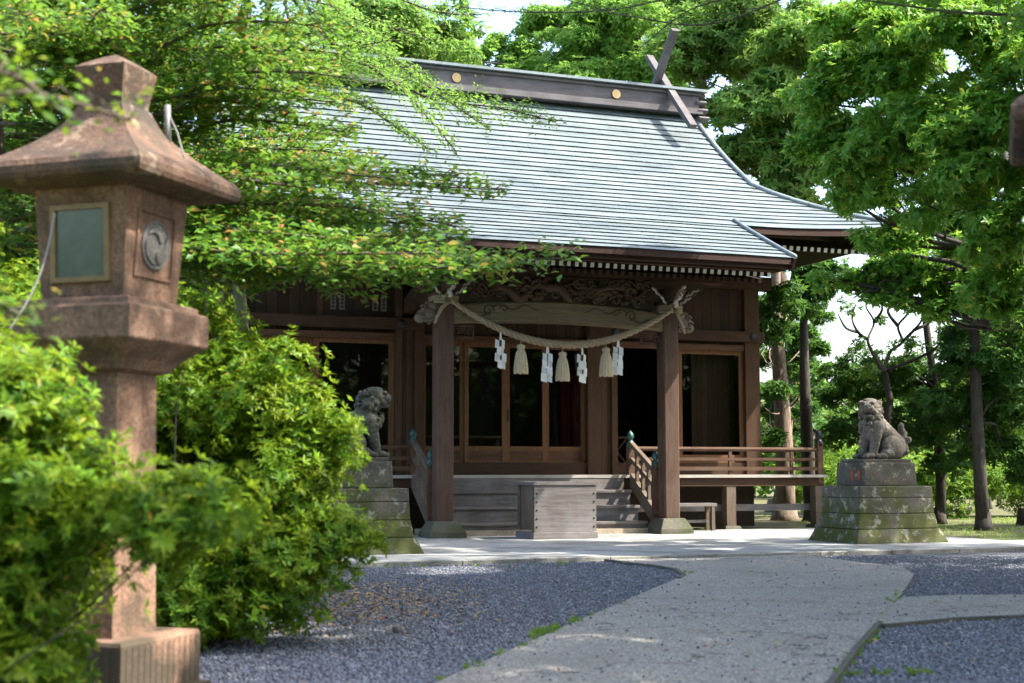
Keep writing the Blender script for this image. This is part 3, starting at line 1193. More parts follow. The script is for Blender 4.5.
def walls():
    # corner and bay posts
    for a, b in ((UL, UL + 0.36), (UR - 0.36, UR), (0.17, 0.375), (4.0, 4.2), (-0.235, -0.1), (4.56, 4.69)):
        q = MB()
        q.box(a, b, VW - 0.03, VW + 0.27, ZF - 0.02, 5.95)
        q.build('wall_post', M['wood_z'], H)
    for s, vpos in ((UL, 1), (UR, -1)):
        for v in (4.4, 6.4, VB - 0.3):
            q = MB()
            q.box(s - 0.0 if vpos > 0 else s - 0.3, s + 0.3 if vpos > 0 else s, v, v + 0.3, ZF - 0.02, 5.95)
            q.build('wall_post', M['wood_z'], H)
    # plank strips beside the centre bay
    for a, b in ((-0.1, 0.17), (4.2, 4.56)):
        q = MB()
        q.box(a, b, VW + 0.04, VW + 0.12, ZF, 4.4)
        q.build('plank_strip', M['plank'], H)
    # lintel, tie beam, upper plank walls, top beam
    for a, b in ((UL + 0.36, -0.235), (4.69, UR - 0.36), (0.375, 4.0)):
        q = MB()
        q.box(a, b, VW + 0.02, VW + 0.22, 3.93, 4.06)
        q.build('lintel', M['door_u'], H)
        q = MB()
        q.box(a, b, VW + 0.02, VW + 0.24, ZF, 1.455)
        q.build('threshold', M['wood_u'], H)
        q = MB()
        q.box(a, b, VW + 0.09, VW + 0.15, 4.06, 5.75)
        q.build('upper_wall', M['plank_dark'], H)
        if b - a < 3.3:
            for f in ((a + b) / 2,):
                q = MB()
                q.box(f - 0.06, f + 0.06, VW + 0.02, VW + 0.089, 4.37, 5.3)
                q.build('wall_stud', M['wood_z'], H)
    for a, b in ((UL - 0.12, 0.36), (4.02, UR + 0.12)):
        q = MB()
        q.box(a, b, VW - 0.08, VW + 0.018, 4.13, 4.36)
        q.build('tie_beam', M['wood_u'], H)
    q = MB()
    q.box(UL - 0.3, UR + 0.3, VW - 0.1, VW + 0.3, 5.32, 5.6)
    q.build('top_beam', M['wood_u'], H)
    for s in (UL + 0.12, UR - 0.18):
        q = MB()
        q.box(s, s + 0.06, VW + 0.27, VB, ZF, 5.9)
        q.build('side_wall', M['plank_dark'], H)
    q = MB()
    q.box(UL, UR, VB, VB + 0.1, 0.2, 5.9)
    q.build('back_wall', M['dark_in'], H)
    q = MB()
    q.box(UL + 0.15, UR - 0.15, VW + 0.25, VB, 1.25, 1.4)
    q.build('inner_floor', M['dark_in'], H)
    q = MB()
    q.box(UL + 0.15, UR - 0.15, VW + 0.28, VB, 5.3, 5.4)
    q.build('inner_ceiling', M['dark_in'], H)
    # doors
    def door(a, b, v, wide=0.085, bottom=1.76):
        q = MB()
        q.box(a, a + wide, v, v + 0.05, 1.455, 3.93)
        q.box(b - wide, b, v, v + 0.05, 1.455, 3.93)
        q.box(a + wide, b - wide, v + 0.004, v + 0.046, 3.84, 3.93)
        q.box(a + wide, b - wide, v + 0.004, v + 0.046, bottom - 0.06, bottom + 0.03)
        q.box(a + wide, b - wide, v + 0.004, v + 0.046, 1.455, 1.5)
        d = q.build('door', M['door'], H)
        p = MB()
        p.box(a + wide, b - wide, v + 0.015, v + 0.035, 1.5, bottom - 0.06)
        p.build('panel', M['door_u'], d)
        p = MB()
        p.add([(a + wide, v + 0.025, bottom + 0.03), (b - wide, v + 0.025, bottom + 0.03), (b - wide, v + 0.025, 3.84), (a + wide, v + 0.025, 3.84)], [(0, 1, 2, 3)])
        p.build('pane', M['glass'], d)
        return d
    w = (4.0 - 0.375) / 4
    for k in range(4):
        d = door(0.375 + w * k, 0.375 + w * (k + 1), VW + (0.09 if k in (1, 2) else 0.15))
        if k == 2:
            h = MB()
            h.box(0.375 + w * k + 0.025, 0.375 + w * k + 0.055, VW + 0.075, VW + 0.09, 2.3, 2.55)
            h.build('handle', M['iron'], d)
    door(-1.89, -0.235, VW + 0.09, 0.11, 1.6)
    door(-3.34, -1.86, VW + 0.15, 0.1, 1.6)
    door(6.2, 7.82, VW + 0.09, 0.1, 1.6)
    # boarded partition behind the right-hand doors
    q = MB()
    q.box(6.75, UR - 0.35, VW + 0.5, VW + 0.56, 1.4, 5.2)
    q.build('partition', M['plank'], H)
    q = MB()
    for k in range(7):
        x = 4.95 + 0.13 * k
        q.tube([(x, 6.0 + 0.05 * (k % 2), 1.7), (x, 6.0 + 0.05 * (k % 2), 3.6)], 0.075, 8)
    q.build('curtain', M['red'], H, True)
    # paper slips above the left doors
    for px in (332, 341, 374.5, 383):
        uu = upx(px, VW + 0.08)
        q = MB()
        q.box(uu - 0.06, uu + 0.06, VW + 0.078, VW + 0.088, 4.5, 4.84)
        s = q.build('paper_slip', M['carving_pale'], H)
        q = MB()
        for z in (4.55, 4.62, 4.69, 4.76):
            q.box(uu - 0.035, uu + 0.035, VW + 0.074, VW + 0.0775, z, z + 0.03)
        q.box(uu - 0.008, uu + 0.008, VW + 0.074, VW + 0.0773, 4.53, 4.81)
        q.build('brush_mark', M['ink'], s)
    # iron nail covers on the tie beam
    for uu in (-0.13, 4.63, UR - 0.18, UL + 0.18):
        q = MB()
        q.stack([[(uu + r_ * math.cos(t), y, 4.245 + r_ * math.sin(t)) for t in np.linspace(0, 2 * math.pi, 13)[:-1]] for y, r_ in ((VW - 0.079, 0.09), (VW - 0.1, 0.08), (VW - 0.115, 0.04))])
        q.build('nail_cover', M['iron'], H)


walls()


def veranda():
    VE = 1.4
    x0, x1 = UL - 0.98, UR + 0.98
    q = MB()
    q.box(x0 - 0.06, x1 + 0.06, VE - 0.06, VW + 0.02, ZF - 0.06, ZF)
    q.box(UR + 0.01, x1 + 0.06, VW + 0.02, VB, ZF - 0.06, ZF)
    q.box(x0 - 0.06, UL - 0.01, VW + 0.02, VB, ZF - 0.06, ZF)
    q.build('veranda_floor', M['veranda'], H)
    q = MB()
    q.box(x0, x1, VE, VE + 0.12, ZF - 0.24, ZF - 0.062)
    q.box(x1 - 0.12, x1, VE + 0.12, VB, ZF - 0.24, ZF - 0.062)
    q.box(x0, x0 + 0.12, VE + 0.12, VB, ZF - 0.24, ZF - 0.062)
    q.build('veranda_beam', M['wood_u'], H)
    for uu in (x0 + 0.12, -2.3, upx(729, VE + 0.06), x1 - 0.1):
        q = MB()
        q.box(uu - 0.11, uu + 0.11, VE + 0.01, VE + 0.23, 0.12, ZF - 0.24)
        s = q.build('veranda_post', M['grey_wood_z'], H)
        q = MB()
        q.frustum(uu, VE + 0.12, 0.06, 0.2, 0.2, 0.125, 0.17, 0.17)
        q.build('foot_stone', M['base'], s)
    for a, b in ((4.6, x1 - 0.2), (x0 + 0.2, -0.2)):
        q = MB()
        q.box(a, b, VE + 0.27, VE + 0.37, 0.43, 0.57)
        q.build('brace_beam', M['grey_wood'], H)
    # dark boards closing the space under the floor, set back
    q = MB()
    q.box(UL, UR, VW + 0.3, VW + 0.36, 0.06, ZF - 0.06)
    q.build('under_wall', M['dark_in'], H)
    # railing
    def newel(uu, v, z0, z1, w=0.13, name='rail_post', capm='teal'):
        q = MB()
        q.box(uu - w / 2, uu + w / 2, v - w / 2, v + w / 2, z0, z1)
        p = q.build(name, M['rail'], H)
        c = MB()
        r = w * 0.62
        c.lathe([(r, -0.1), (r * 1.05, 0.0), (r * 0.75, 0.025), (r * 0.6, 0.06), (r * 0.95, 0.09), (r * 1.0, 0.13), (r * 0.8, 0.18), (r * 0.3, 0.225), (0.004, 0.25)], 14, (uu, v, z1 + 0.001))
        c.build('finial', M[capm], p, True)
        return p
    ur0, ul0 = 4.54, -0.14
    newel(ur0, VE + 0.05, ZF - 0.2, 1.87)
    newel(ul0, VE + 0.05, ZF - 0.2, 1.87)
    newel(x1 - 0.08, VE + 0.05, ZF - 0.2, 1.92, capm='iron')
    newel(x0 + 0.08, VE + 0.05, ZF - 0.2, 1.92, capm='iron')
    for a, b in ((ur0 + 0.07, x1 - 0.02), (x0 + 0.02, ul0 - 0.07)):
        q = MB()
        q.tube([(a, VE + 0.05, 1.74), (b, VE + 0.05, 1.74)], 0.045, 8)
        q.box(a, b, VE + 0.02, VE + 0.08, 1.5, 1.56)
        q.box(a, b, VE + 0.0, VE + 0.1, 1.29, 1.37)
        r_ = q.build('railing', M['rail'], H)
        n = 3
        for k in range(1, n + 1):
            uu = a + (b - a) * (k - 0.5) / n
            s = MB()
            s.box(uu - 0.035, uu + 0.035, VE + 0.024, VE + 0.076, ZF, 1.72)
            s.build('rail_strut', M['rail'], r_)
    for x in (x1 - 0.08, x0 + 0.08):
        q = MB()
        q.box(x - 0.03, x + 0.03, VE + 0.12, VB, 1.5, 1.56)
        q.box(x - 0.045, x + 0.045, VE + 0.12, VB, 1.7, 1.78)
        q.box(x - 0.045, x + 0.045, VE + 0.12, VB, 1.29, 1.37)
        q.build('side_railing', M['rail'], H)
    # stairs
    s0, s1 = 0.05, 4.36
    for k in range(3):
        z = 0.3 * (k + 1)
        v = 0.28 + 0.36 * k
        q = MB()
        q.box(s0, s1, v, v + 0.4, z - 0.06, z)
        st = q.build('step', M['grey_wood'], H, bevel=0.01)
        q = MB()
        q.box(s0 + 0.02, s1 - 0.02, v + 0.05, v + 0.1, z - (0.21 if k == 0 else 0.3), z - 0.062)
        q.build('riser', M['grey_wood'], st)
    q = MB()
    q.box(s0 + 0.02, s1 - 0.02, 1.35, 1.395, 0.9, ZF - 0.062)
    q.build('top_riser', M['grey_wood'], H)
    q = MB()
    q.box(s0 - 0.1, s1 + 0.1, 0.22, 1.6, 0.06, 0.16)
    q.build('stair_kerb', M['concrete'], H)
    for uu in (ur0, ul0):
        newel(uu, 0.3, 0.1, 1.45, 0.12, 'stair_newel', 'teal')
        q = MB()
        q.beam((uu, 0.34, 1.3), (uu, VE, 1.84), 0.09, 0.09)
        q.beam((uu, 0.34, 0.98), (uu, VE, 1.52), 0.06, 0.08)
        q.beam((uu, 0.3, 0.36), (uu, VE + 0.02, 1.12), 0.09, 0.26)
        for t in (0.25, 0.5, 0.75):
            v = 0.34 + (VE - 0.34) * t
            q.box(uu - 0.03, uu + 0.03, v - 0.035, v + 0.035, 0.36 + 0.76 * t, 1.3 + 0.54 * t)
        q.build('stair_rail', M['grey_wood_z'], H)


veranda()


def curl(m, c, r, turns, w, axis='y', y=0.0, flip=1, n=22, rad0=None):
    """spiral scroll in the u-z plane"""
    pts, rr = [], []
    for i in range(n):
        t = i / (n - 1)
        a = turns * 2 * math.pi * t
        q = r * (1 - 0.85 * t)
        pts.append((c[0] + flip * q * math.cos(a), y, c[1] + q * math.sin(a)))
        rr.append(w * (1 - 0.5 * t))
    m.tube(pts, rr, 6)


def porch():
    P0, P1 = 0.0, 4.68
    rng = random.Random(5)
    for uu in (P0, P1):
        q = MB()
        c = 0.025
        h = 0.165
        oct_ = [(uu - h + c, -h), (uu + h - c, -h), (uu + h, -h + c), (uu + h, h - c), (uu + h - c, h), (uu - h + c, h), (uu - h, h - c), (uu - h, -h + c)]
        q.prism(oct_, 'z', 0.36, 4.42)
        p = q.build('porch_post', M['post'], H)
        b = MB()
        b.frustum(uu, 0, 0.05, 0.36, 0.36, 0.14, 0.36, 0.36)
        b.frustum(uu, 0, 0.14, 0.36, 0.36, 0.36, 0.235, 0.235)
        b.build('post_base', M['base'], p, bevel=0.015)
    # pale cambered beam between the posts
    q = MB()
    n = 24
    rings = []
    for i in range(n + 1):
        t = i / n
        x = P0 + 0.16 + (P1 - P0 - 0.32) * t
        cam_ = 0.16 * math.sin(math.pi * t) ** 0.7
        zt, zb_ = 4.36 + cam_, 4.02 + cam_ * 0.55
        rings.append([(x, -0.13, zb_ + 0.03), (x, -0.1, zb_), (x, 0.1, zb_), (x, 0.13, zb_ + 0.03), (x, 0.13, zt - 0.03), (x, 0.1, zt), (x, -0.1, zt), (x, -0.13, zt - 0.03)])
    q.stack(rings)
    kb = q.build('cambered_beam', M['pale_beam'], H)
    for s, x in ((1, 0.85), (-1, P1 - 0.85)):
        q = MB()
        curl(q, (x, 4.3), 0.12, 1.3, 0.018, y=-0.135, flip=s)
        curl(q, (x + s * 0.32, 4.34), 0.085, 1.2, 0.015, y=-0.135, flip=-s)
        q.tube([(x + s * (0.1 + 0.1 * k), -0.135, 4.38 + 0.05 * math.sin(k * 1.2)) for k in range(10)], [0.02 - 0.0015 * k for k in range(10)], 6)
        q.tube([(x - s * 0.5 + s * 0.09 * k, -0.135, 4.2 + 0.04 * math.sin(k * 1.4)) for k in range(7)], 0.014, 6)
        q.build('scroll_relief', M['carving'], kb, True)
    # dragon-like carving above the beam
    q = MB()
    q.box(P0 + 0.3, P1 - 0.3, -0.02, 0.06, 4.46, 4.98)
    back = q.build('frieze_board', M['dark_in'], H)
    q = MB()
    pts, rad = [], []
    for i in range(90):
        t = i / 89
        pts.append((P0 + 0.55 + (P1 - 1.1) * t, -0.08 + 0.05 * math.sin(t * 23), 4.72 + 0.13 * math.sin(t * 19) + 0.05 * math.sin(t * 41)))
        rad.append(0.055 * math.sin(math.pi * min(1, 0.12 + t)) + 0.03 + 0.012 * (i % 2))
    q.tube(pts, rad, 8)
    for i in range(130):
        x = rng.uniform(P0 + 0.4, P1 - 0.4)
        z = rng.uniform(4.55, 4.92)
        if rng.random() < 0.6:
            curl(q, (x, z), rng.uniform(0.06, 0.13), rng.uniform(0.8, 1.6), rng.uniform(0.018, 0.035), y=-0.1 - 0.05 * rng.random(), flip=rng.choice((-1, 1)), n=14)
        else:
            q.ball((x, -0.08, z), (rng.uniform(0.05, 0.14), 0.06, rng.uniform(0.04, 0.08)), 8)
    q.build('frieze_carving', M['carving'], H, True)
    # purlin over it
    q = MB()
    q.box(CC - 3.7, CC + 3.7, -0.13, 0.13, 5.04, 5.2)
    q.build('porch_purlin', M['wood_u'], H)
    # bracket sets on the posts
    for uu in (P0, P1):
        q = MB()
        q.frustum(uu, 0, 4.42, 0.15, 0.15, 4.5, 0.22, 0.22)
        q.box(uu - 0.22, uu + 0.22, -0.22, 0.22, 4.5, 4.6)
        for s in (-1, 1):
            q.prism([(uu + s * 0.1, 4.6), (uu + s * 0.42, 4.64), (uu + s * 0.6, 4.78), (uu + s * 0.1, 4.78)], 'y', -0.09, 0.09)
            q.box(uu + s * 0.5 - 0.1, uu + s * 0.5 + 0.1, -0.12, 0.12, 4.781, 4.88)
        q.box(uu - 0.11, uu + 0.11, -0.12, 0.12, 4.781, 4.88)
        q.box(uu - 0.75, uu + 0.75, -0.1, 0.1, 4.882, 5.038)
        q.prism([(-0.1, 4.6), (-0.5, 4.66), (-0.68, 4.8), (-0.1, 4.8)], 'x', uu - 0.085, uu + 0.085)
        br = q.build('bracket', M['carving'], H)
        # scalloped white edges of the carved bracket wings
        for s in (-1, 1):
            for (a, b_) in (((0.16, 4.56), (0.32, 4.7)), ((0.3, 4.72), (0.5, 4.86))):
                w = MB()
                pts = [(uu + s * (a[0] + (b_[0] - a[0]) * t), -0.26 - 0.12 * t, a[1] + (b_[1] - a[1]) * t + 0.022 * math.sin(t * 12.5)) for t in np.linspace(0, 1, 12)]
                for p_, p2 in zip(pts[:-1], pts[1:]):
                    w.beam(p_, p2, 0.03, 0.03)
                w.build('bracket_edge', M['chalk'], br)
        for z0, y0 in ((4.5, -0.32), (4.68, -0.5)):
            w = MB()
            pts = [(uu + 0.03 * math.sin(t * 9), y0 - 0.2 * t, z0 + 0.19 * t) for t in np.linspace(0, 1, 9)]
            for p_, p2 in zip(pts[:-1], pts[1:]):
                w.beam(p_, p2, 0.08, 0.04)
            w.build('bracket_edge', M['chalk'], br)
        # carved nosing on the outer side: a lumpy beast head
        s = -1 if uu == P0 else 1
        k = MB()
        k.ball((uu + s * 0.3, -0.02, 4.2), (0.17, 0.13, 0.16), 12)
        k.ball((uu + s * 0.46, -0.02, 4.12), (0.12, 0.1, 0.1), 10)
        k.ball((uu + s * 0.42, -0.1, 4.27), (0.05, 0.05, 0.05), 8)
        k.ball((uu + s * 0.24, -0.12, 4.36), (0.09, 0.05, 0.08), 8)
        for i in range(9):
            a = i * 0.7
            curl(k, (uu + s * (0.3 + 0.16 * math.cos(a)), 4.2 + 0.17 * math.sin(a)), 0.06, 1.1, 0.022, y=-0.12, flip=s, n=12)
        k.build('carved_nosing', M['carving_pale'], H, True)
        # pierced panel under the beam on the inner side
        k = MB()
        i0 = uu + 0.17 if s < 0 else uu - 0.6
        k.box(i0, i0 + 0.43, -0.03, 0.03, 3.76, 3.8)
        k.box(i0, i0 + 0.43, -0.03, 0.03, 3.98, 4.02)
        k.box(i0, i0 + 0.03, -0.03, 0.03, 3.8, 3.98)
        k.box(i0 + 0.4, i0 + 0.43, -0.03, 0.03, 3.8, 3.98)
        for i in range(4):
            curl(k, (i0 + 0.08 + 0.09 * i, 3.89), 0.075, 1.4, 0.016, y=0.0, flip=1 if i % 2 else -1, n=14)
        k.build('pierced_panel', M['post'], H, True)
        # curved tie back to the hall
        t_ = MB()
        rings = []
        for i in range(13):
            t = i / 12
            y = 0.12 + (VW - 0.2) * t
            z = 4.25 + 0.35 * math.sin(t * math.pi * 0.5) + 0.25 * math.sin(math.pi * t)
            rings.append([(uu - 0.09, y, z - 0.14), (uu + 0.09, y, z - 0.14), (uu + 0.09, y, z + 0.14), (uu - 0.09, y, z + 0.14)])
        t_.stack(rings)
        t_.build('tie_rafter', M['wood_v'], H)


porch()

# ------------------------------------------------------------------ rope, tassels, paper streamers
VRP = -0.3


def rope_z(uu):
    t = (uu - 2.34) / 2.3
    return 3.68 + 0.77 * t * t


rp = empty('sacred_rope', hall(2.34, VRP, 3.68), HA)
tag(rp, 'thick twisted straw rope sagging between the two porch posts', 'rope')


def rl(uu, v, z):
    return (uu - 2.34, v - VRP, z - 3.68)


for k in range(3):
    q = MB()
    pts, rr = [], []
    n = 190
    for i in range(n + 1):
        t = i / n
        uu = 0.05 + 4.58 * t
        c = Vector(rl(uu, VRP, rope_z(uu)))
        d = Vector((1, 0, 2 * 0.77 * (uu - 2.34) / 2.3 ** 2)).normalized()
        nn = Vector((0, 1, 0))
        bb = d.cross(nn)
        Rr = 0.038 + 0.031 * math.sin(math.pi * t) ** 0.8
        a = 2 * math.pi * (t * 13 + k / 3)
        pts.append(c + (nn * math.cos(a) + bb * math.sin(a)) * Rr * 0.55)
        rr.append(Rr * 0.62)
    q.tube(pts, rr, 8)
    q.build('strand', M['straw'], rp, True)
for s, uu in ((-1, 0.0), (1, 4.68)):
    q = MB()
    for k in range(3):
        z = 4.42 + 0.05 * k
        h = 0.21
        lp = [(uu - h, -h), (uu + h, -h), (uu + h, h), (uu - h, h), (uu - h, -h)]
        q.tube([rl(a, b, z) for a, b in lp], 0.032, 6)
    q.tube([rl(uu + 0.05, -0.26, 4.45), rl(uu + s * 0.12, -0.28, 4.3), rl(uu + s * 0.22, -0.27, 4.1), rl(uu + s * 0.25, -0.26, 4.0)], [0.04, 0.035, 0.028, 0.02], 6)
    q.tube([rl(uu - s * 0.02, -0.26, 4.45), rl(uu - s * 0.1, -0.29, 4.52), rl(uu + s * 0.02, -0.3, 4.58), rl(uu + s * 0.1, -0.27, 4.47)], 0.03, 6)
    q.build('knot', M['straw'], rp, True)

tw = [(521, 'straw tassel on the sacred rope nearest the porch post beside the left stone lion'),
      (562.7, 'straw tassel at the middle of the sacred rope, between the two inner paper streamers'),
      (606.4, 'straw tassel on the sacred rope nearest the porch post on the bench side')]
for px, lab in tw:
    uu = upx(px, VRP)
    z = rope_z(uu) - 0.07
    t = empty('tassel', hall(uu, VRP, z), HA)
    tag(t, lab, 'tassel', 'tassels hanging from the sacred rope')
    q = MB()
    q.tube([(0, 0, 0.03), (0, 0, -0.1)], 0.012, 6)
    q.build('cord', M['straw'], t)
    q = MB()
    q.lathe([(0.02, -0.06), (0.07, -0.08), (0.085, -0.12), (0.06, -0.16), (0.075, -0.17)], 14)
    q.build('knob', M['tassel'], t, True)
    q = MB()
    n = 28
    pr_ = [(0.066, -0.17), (0.095, -0.25), (0.115, -0.38), (0.128, -0.52), (0.13, -0.63)]
    rings = []
    for r_, zz in pr_:
        rings.append([(r_ * (1 + 0.09 * (j % 2)) * math.cos(2 * math.pi * j / n), r_ * (1 + 0.09 * (j % 2)) * math.sin(2 * math.pi * j / n), zz + (0.015 * ((j * 7) % 3) if zz < -0.6 else 0)) for j in range(n)])
    q.stack(rings)
    q.build('skirt', M['tassel'], t)

sh = [(500.6, 0.2, 'white zigzag paper streamer hanging alone beyond the first straw tassel, nearest the left stone lion'),
      (547.8, -0.25, 'white zigzag paper streamer between the first and the middle straw tassel'),
      (582.6, 0.15, 'white zigzag paper streamer between the middle tassel and the one on the bench side'),
      (618.7, -0.3, 'white zigzag paper streamer beyond the last tassel, nearest the right stone lion')]
for i, (px, tw_, lab) in enumerate(sh):
    uu = upx(px, VRP)
    z = rope_z(uu) - 0.06
    q = MB()
    rr_ = random.Random(i)
    for s in (-1, 1):
        x, zz = 0.0, 0.02
        q.beam((0, 0.01 * s, 0.05), (s * 0.02, 0.012 * s, -0.14), 0.03, 0.004, up=(0, 1, 0))
        zz = -0.12
        for k in range(4):
            w, h = 0.085 + 0.008 * k, 0.155
            x0 = (s * 0.0) + (0.055 if k % 2 else -0.05) * s + tw_ * 0.1 * k * 0.3
            a = rr_.uniform(-0.5, 0.5)
            dx, dy = w * 0.5 * math.cos(a), w * 0.5 * math.sin(a)
            yo = 0.03 * s + rr_.uniform(-0.02, 0.02)
            pts = [(x0 - dx, yo - dy, zz), (x0 + dx, yo + dy, zz - 0.03), (x0 + dx * 1.1, yo + dy + 0.02, zz - h - 0.03), (x0 - dx, yo - dy + 0.02, zz - h)]
            pts2 = [(p[0], p[1] + 0.003, p[2]) for p in pts]
            q.stack([pts, pts2])
            zz -= h * 0.82
    o = q.build('paper_streamer', M['paper'])
    o.location = hall(uu, VRP, z)
    o.rotation_euler = (0, 0, HA + tw_)
    tag(o, lab, 'paper streamer', 'paper streamers hanging from the sacred rope')

# ------------------------------------------------------------------ offering box and bench
ob = empty('offering_box', hall(1.87, -1.0, 0.06), HA)
tag(ob, 'weathered grey wooden offering box with nailed corners before the steps', 'offering box')
bw, bd, bh = 0.56, 0.36, 1.0
for sy in (-1, 1):
    q = MB()
    q.box(-bw - 0.045, bw + 0.045, sy * (bd + 0.055) - 0.008, sy * (bd + 0.055) + 0.008, 0.13 if sy < 0 else 0.16, bh - 0.032)
    q.build('front_board' if sy < 0 else 'back_board', M['grey_wood'], ob)
for sx in (-1, 1):
    q = MB()
    q.box(sx * bw - 0.02, sx * bw + 0.02, -bd + 0.05, bd - 0.05, 0.16, bh - 0.03)
    q.build('side_board', M['grey_wood_z'], ob)
for sx in (-1, 1):
    for sy in (-1, 1):
        q = MB()
        q.box(sx * bw - 0.045, sx * bw + 0.045, sy * bd - 0.045, sy * bd + 0.045, 0.15, bh - 0.03)
        q.build('corner_post', M['grey_wood_z'], ob)
q = MB()
q.frustum(0, 0, 0.0, bw + 0.075, bd + 0.085, 0.125, bw + 0.07, bd + 0.08)
q.build('plinth', M['grey_wood'], ob, bevel=0.01)
q = MB()
q.box(-bw - 0.08, bw + 0.08, -bd - 0.08, -bd + 0.06, bh - 0.03, bh + 0.03)
q.box(-bw - 0.08, bw + 0.08, bd - 0.06, bd + 0.08, bh - 0.03, bh + 0.03)
q.box(-bw - 0.08, -bw + 0.06, -bd + 0.06, bd - 0.06, bh - 0.03, bh + 0.03)
q.box(bw - 0.06, bw + 0.08, -bd + 0.06, bd - 0.06, bh - 0.03, bh + 0.03)
for k in range(12):
    x = -bw + 0.1 + k * 0.095
    q.box(x, x + 0.04, -bd + 0.06, bd - 0.06, bh - 0.03, bh + 0.01)
q.build('slatted_top', M['grey_wood'], ob)
for sx in (-1, 1):
    for k in range(6):
        q = MB()
        q.ball((sx * bw, -bd - 0.064, 0.22 + 0.15 * k), (0.02, 0.012, 0.02), 8)
        q.build('nail', M['iron'], ob)
    for k in range(5):
        q = MB()
        q.ball((-bw - 0.046, sx * bd, 0.25 + 0.16 * k), (0.012, 0.02, 0.02), 8)
        q.build('nail', M['iron'], ob)

bn = empty('bench', hall(upx(694, 0.95), 0.95, 0.06), HA)
tag(bn, 'low grey wooden bench standing under the veranda edge beside the steps', 'bench')
q = MB()
q.box(-0.62, 0.42, -0.16, 0.16, 0.5, 0.56)
q.build('seat', M['grey_wood'], bn)
for sx in (-0.54, 0.34):
    for sy in (-0.12, 0.12):
        q = MB()
        q.box(sx - 0.035, sx + 0.035, sy - 0.035, sy + 0.035, 0, 0.5)
        q.build('leg', M['grey_wood_z'], bn)
q = MB()
q.box(-0.5, 0.3, -0.02, 0.02, 0.16, 0.22)
q.build('stretcher', M['grey_wood'], bn)

# trestle stand inside the open doors
ts = empty('folding_stand', hall(5.15, 3.6, 1.4), HA)
tag(ts, 'small folding wooden stand just inside the open bay of the hall', 'stand')
q = MB()
q.box(-0.32, 0.32, -0.2, 0.2, 0.6, 0.64)
q.build('top', M['door_u'], ts)
for sy in (-0.16, 0.16):
    for s in (-1, 1):
        q = MB()
        q.beam((-0.26 * s, sy + 0.02 * s, 0), (0.26 * s, sy + 0.02 * s, 0.6), 0.04, 0.03)
        q.build('leg', M['door_u'], ts)


at_ = empty('altar_table', hall(2.2, 5.6, 1.4), HA)
tag(at_, 'low wooden altar table dimly seen through the glass doors of the hall', 'table')
q = MB()
q.box(-1.1, 1.1, -0.3, 0.3, 0.62, 0.68)
q.build('top', M['pale_beam'], at_)
for sx in (-1.0, 1.0):
    for sy in (-0.22, 0.22):
        q = MB()
        q.box(sx - 0.05, sx + 0.05, sy - 0.05, sy + 0.05, 0, 0.62)
        q.build('leg', M['pale_beam'], at_)

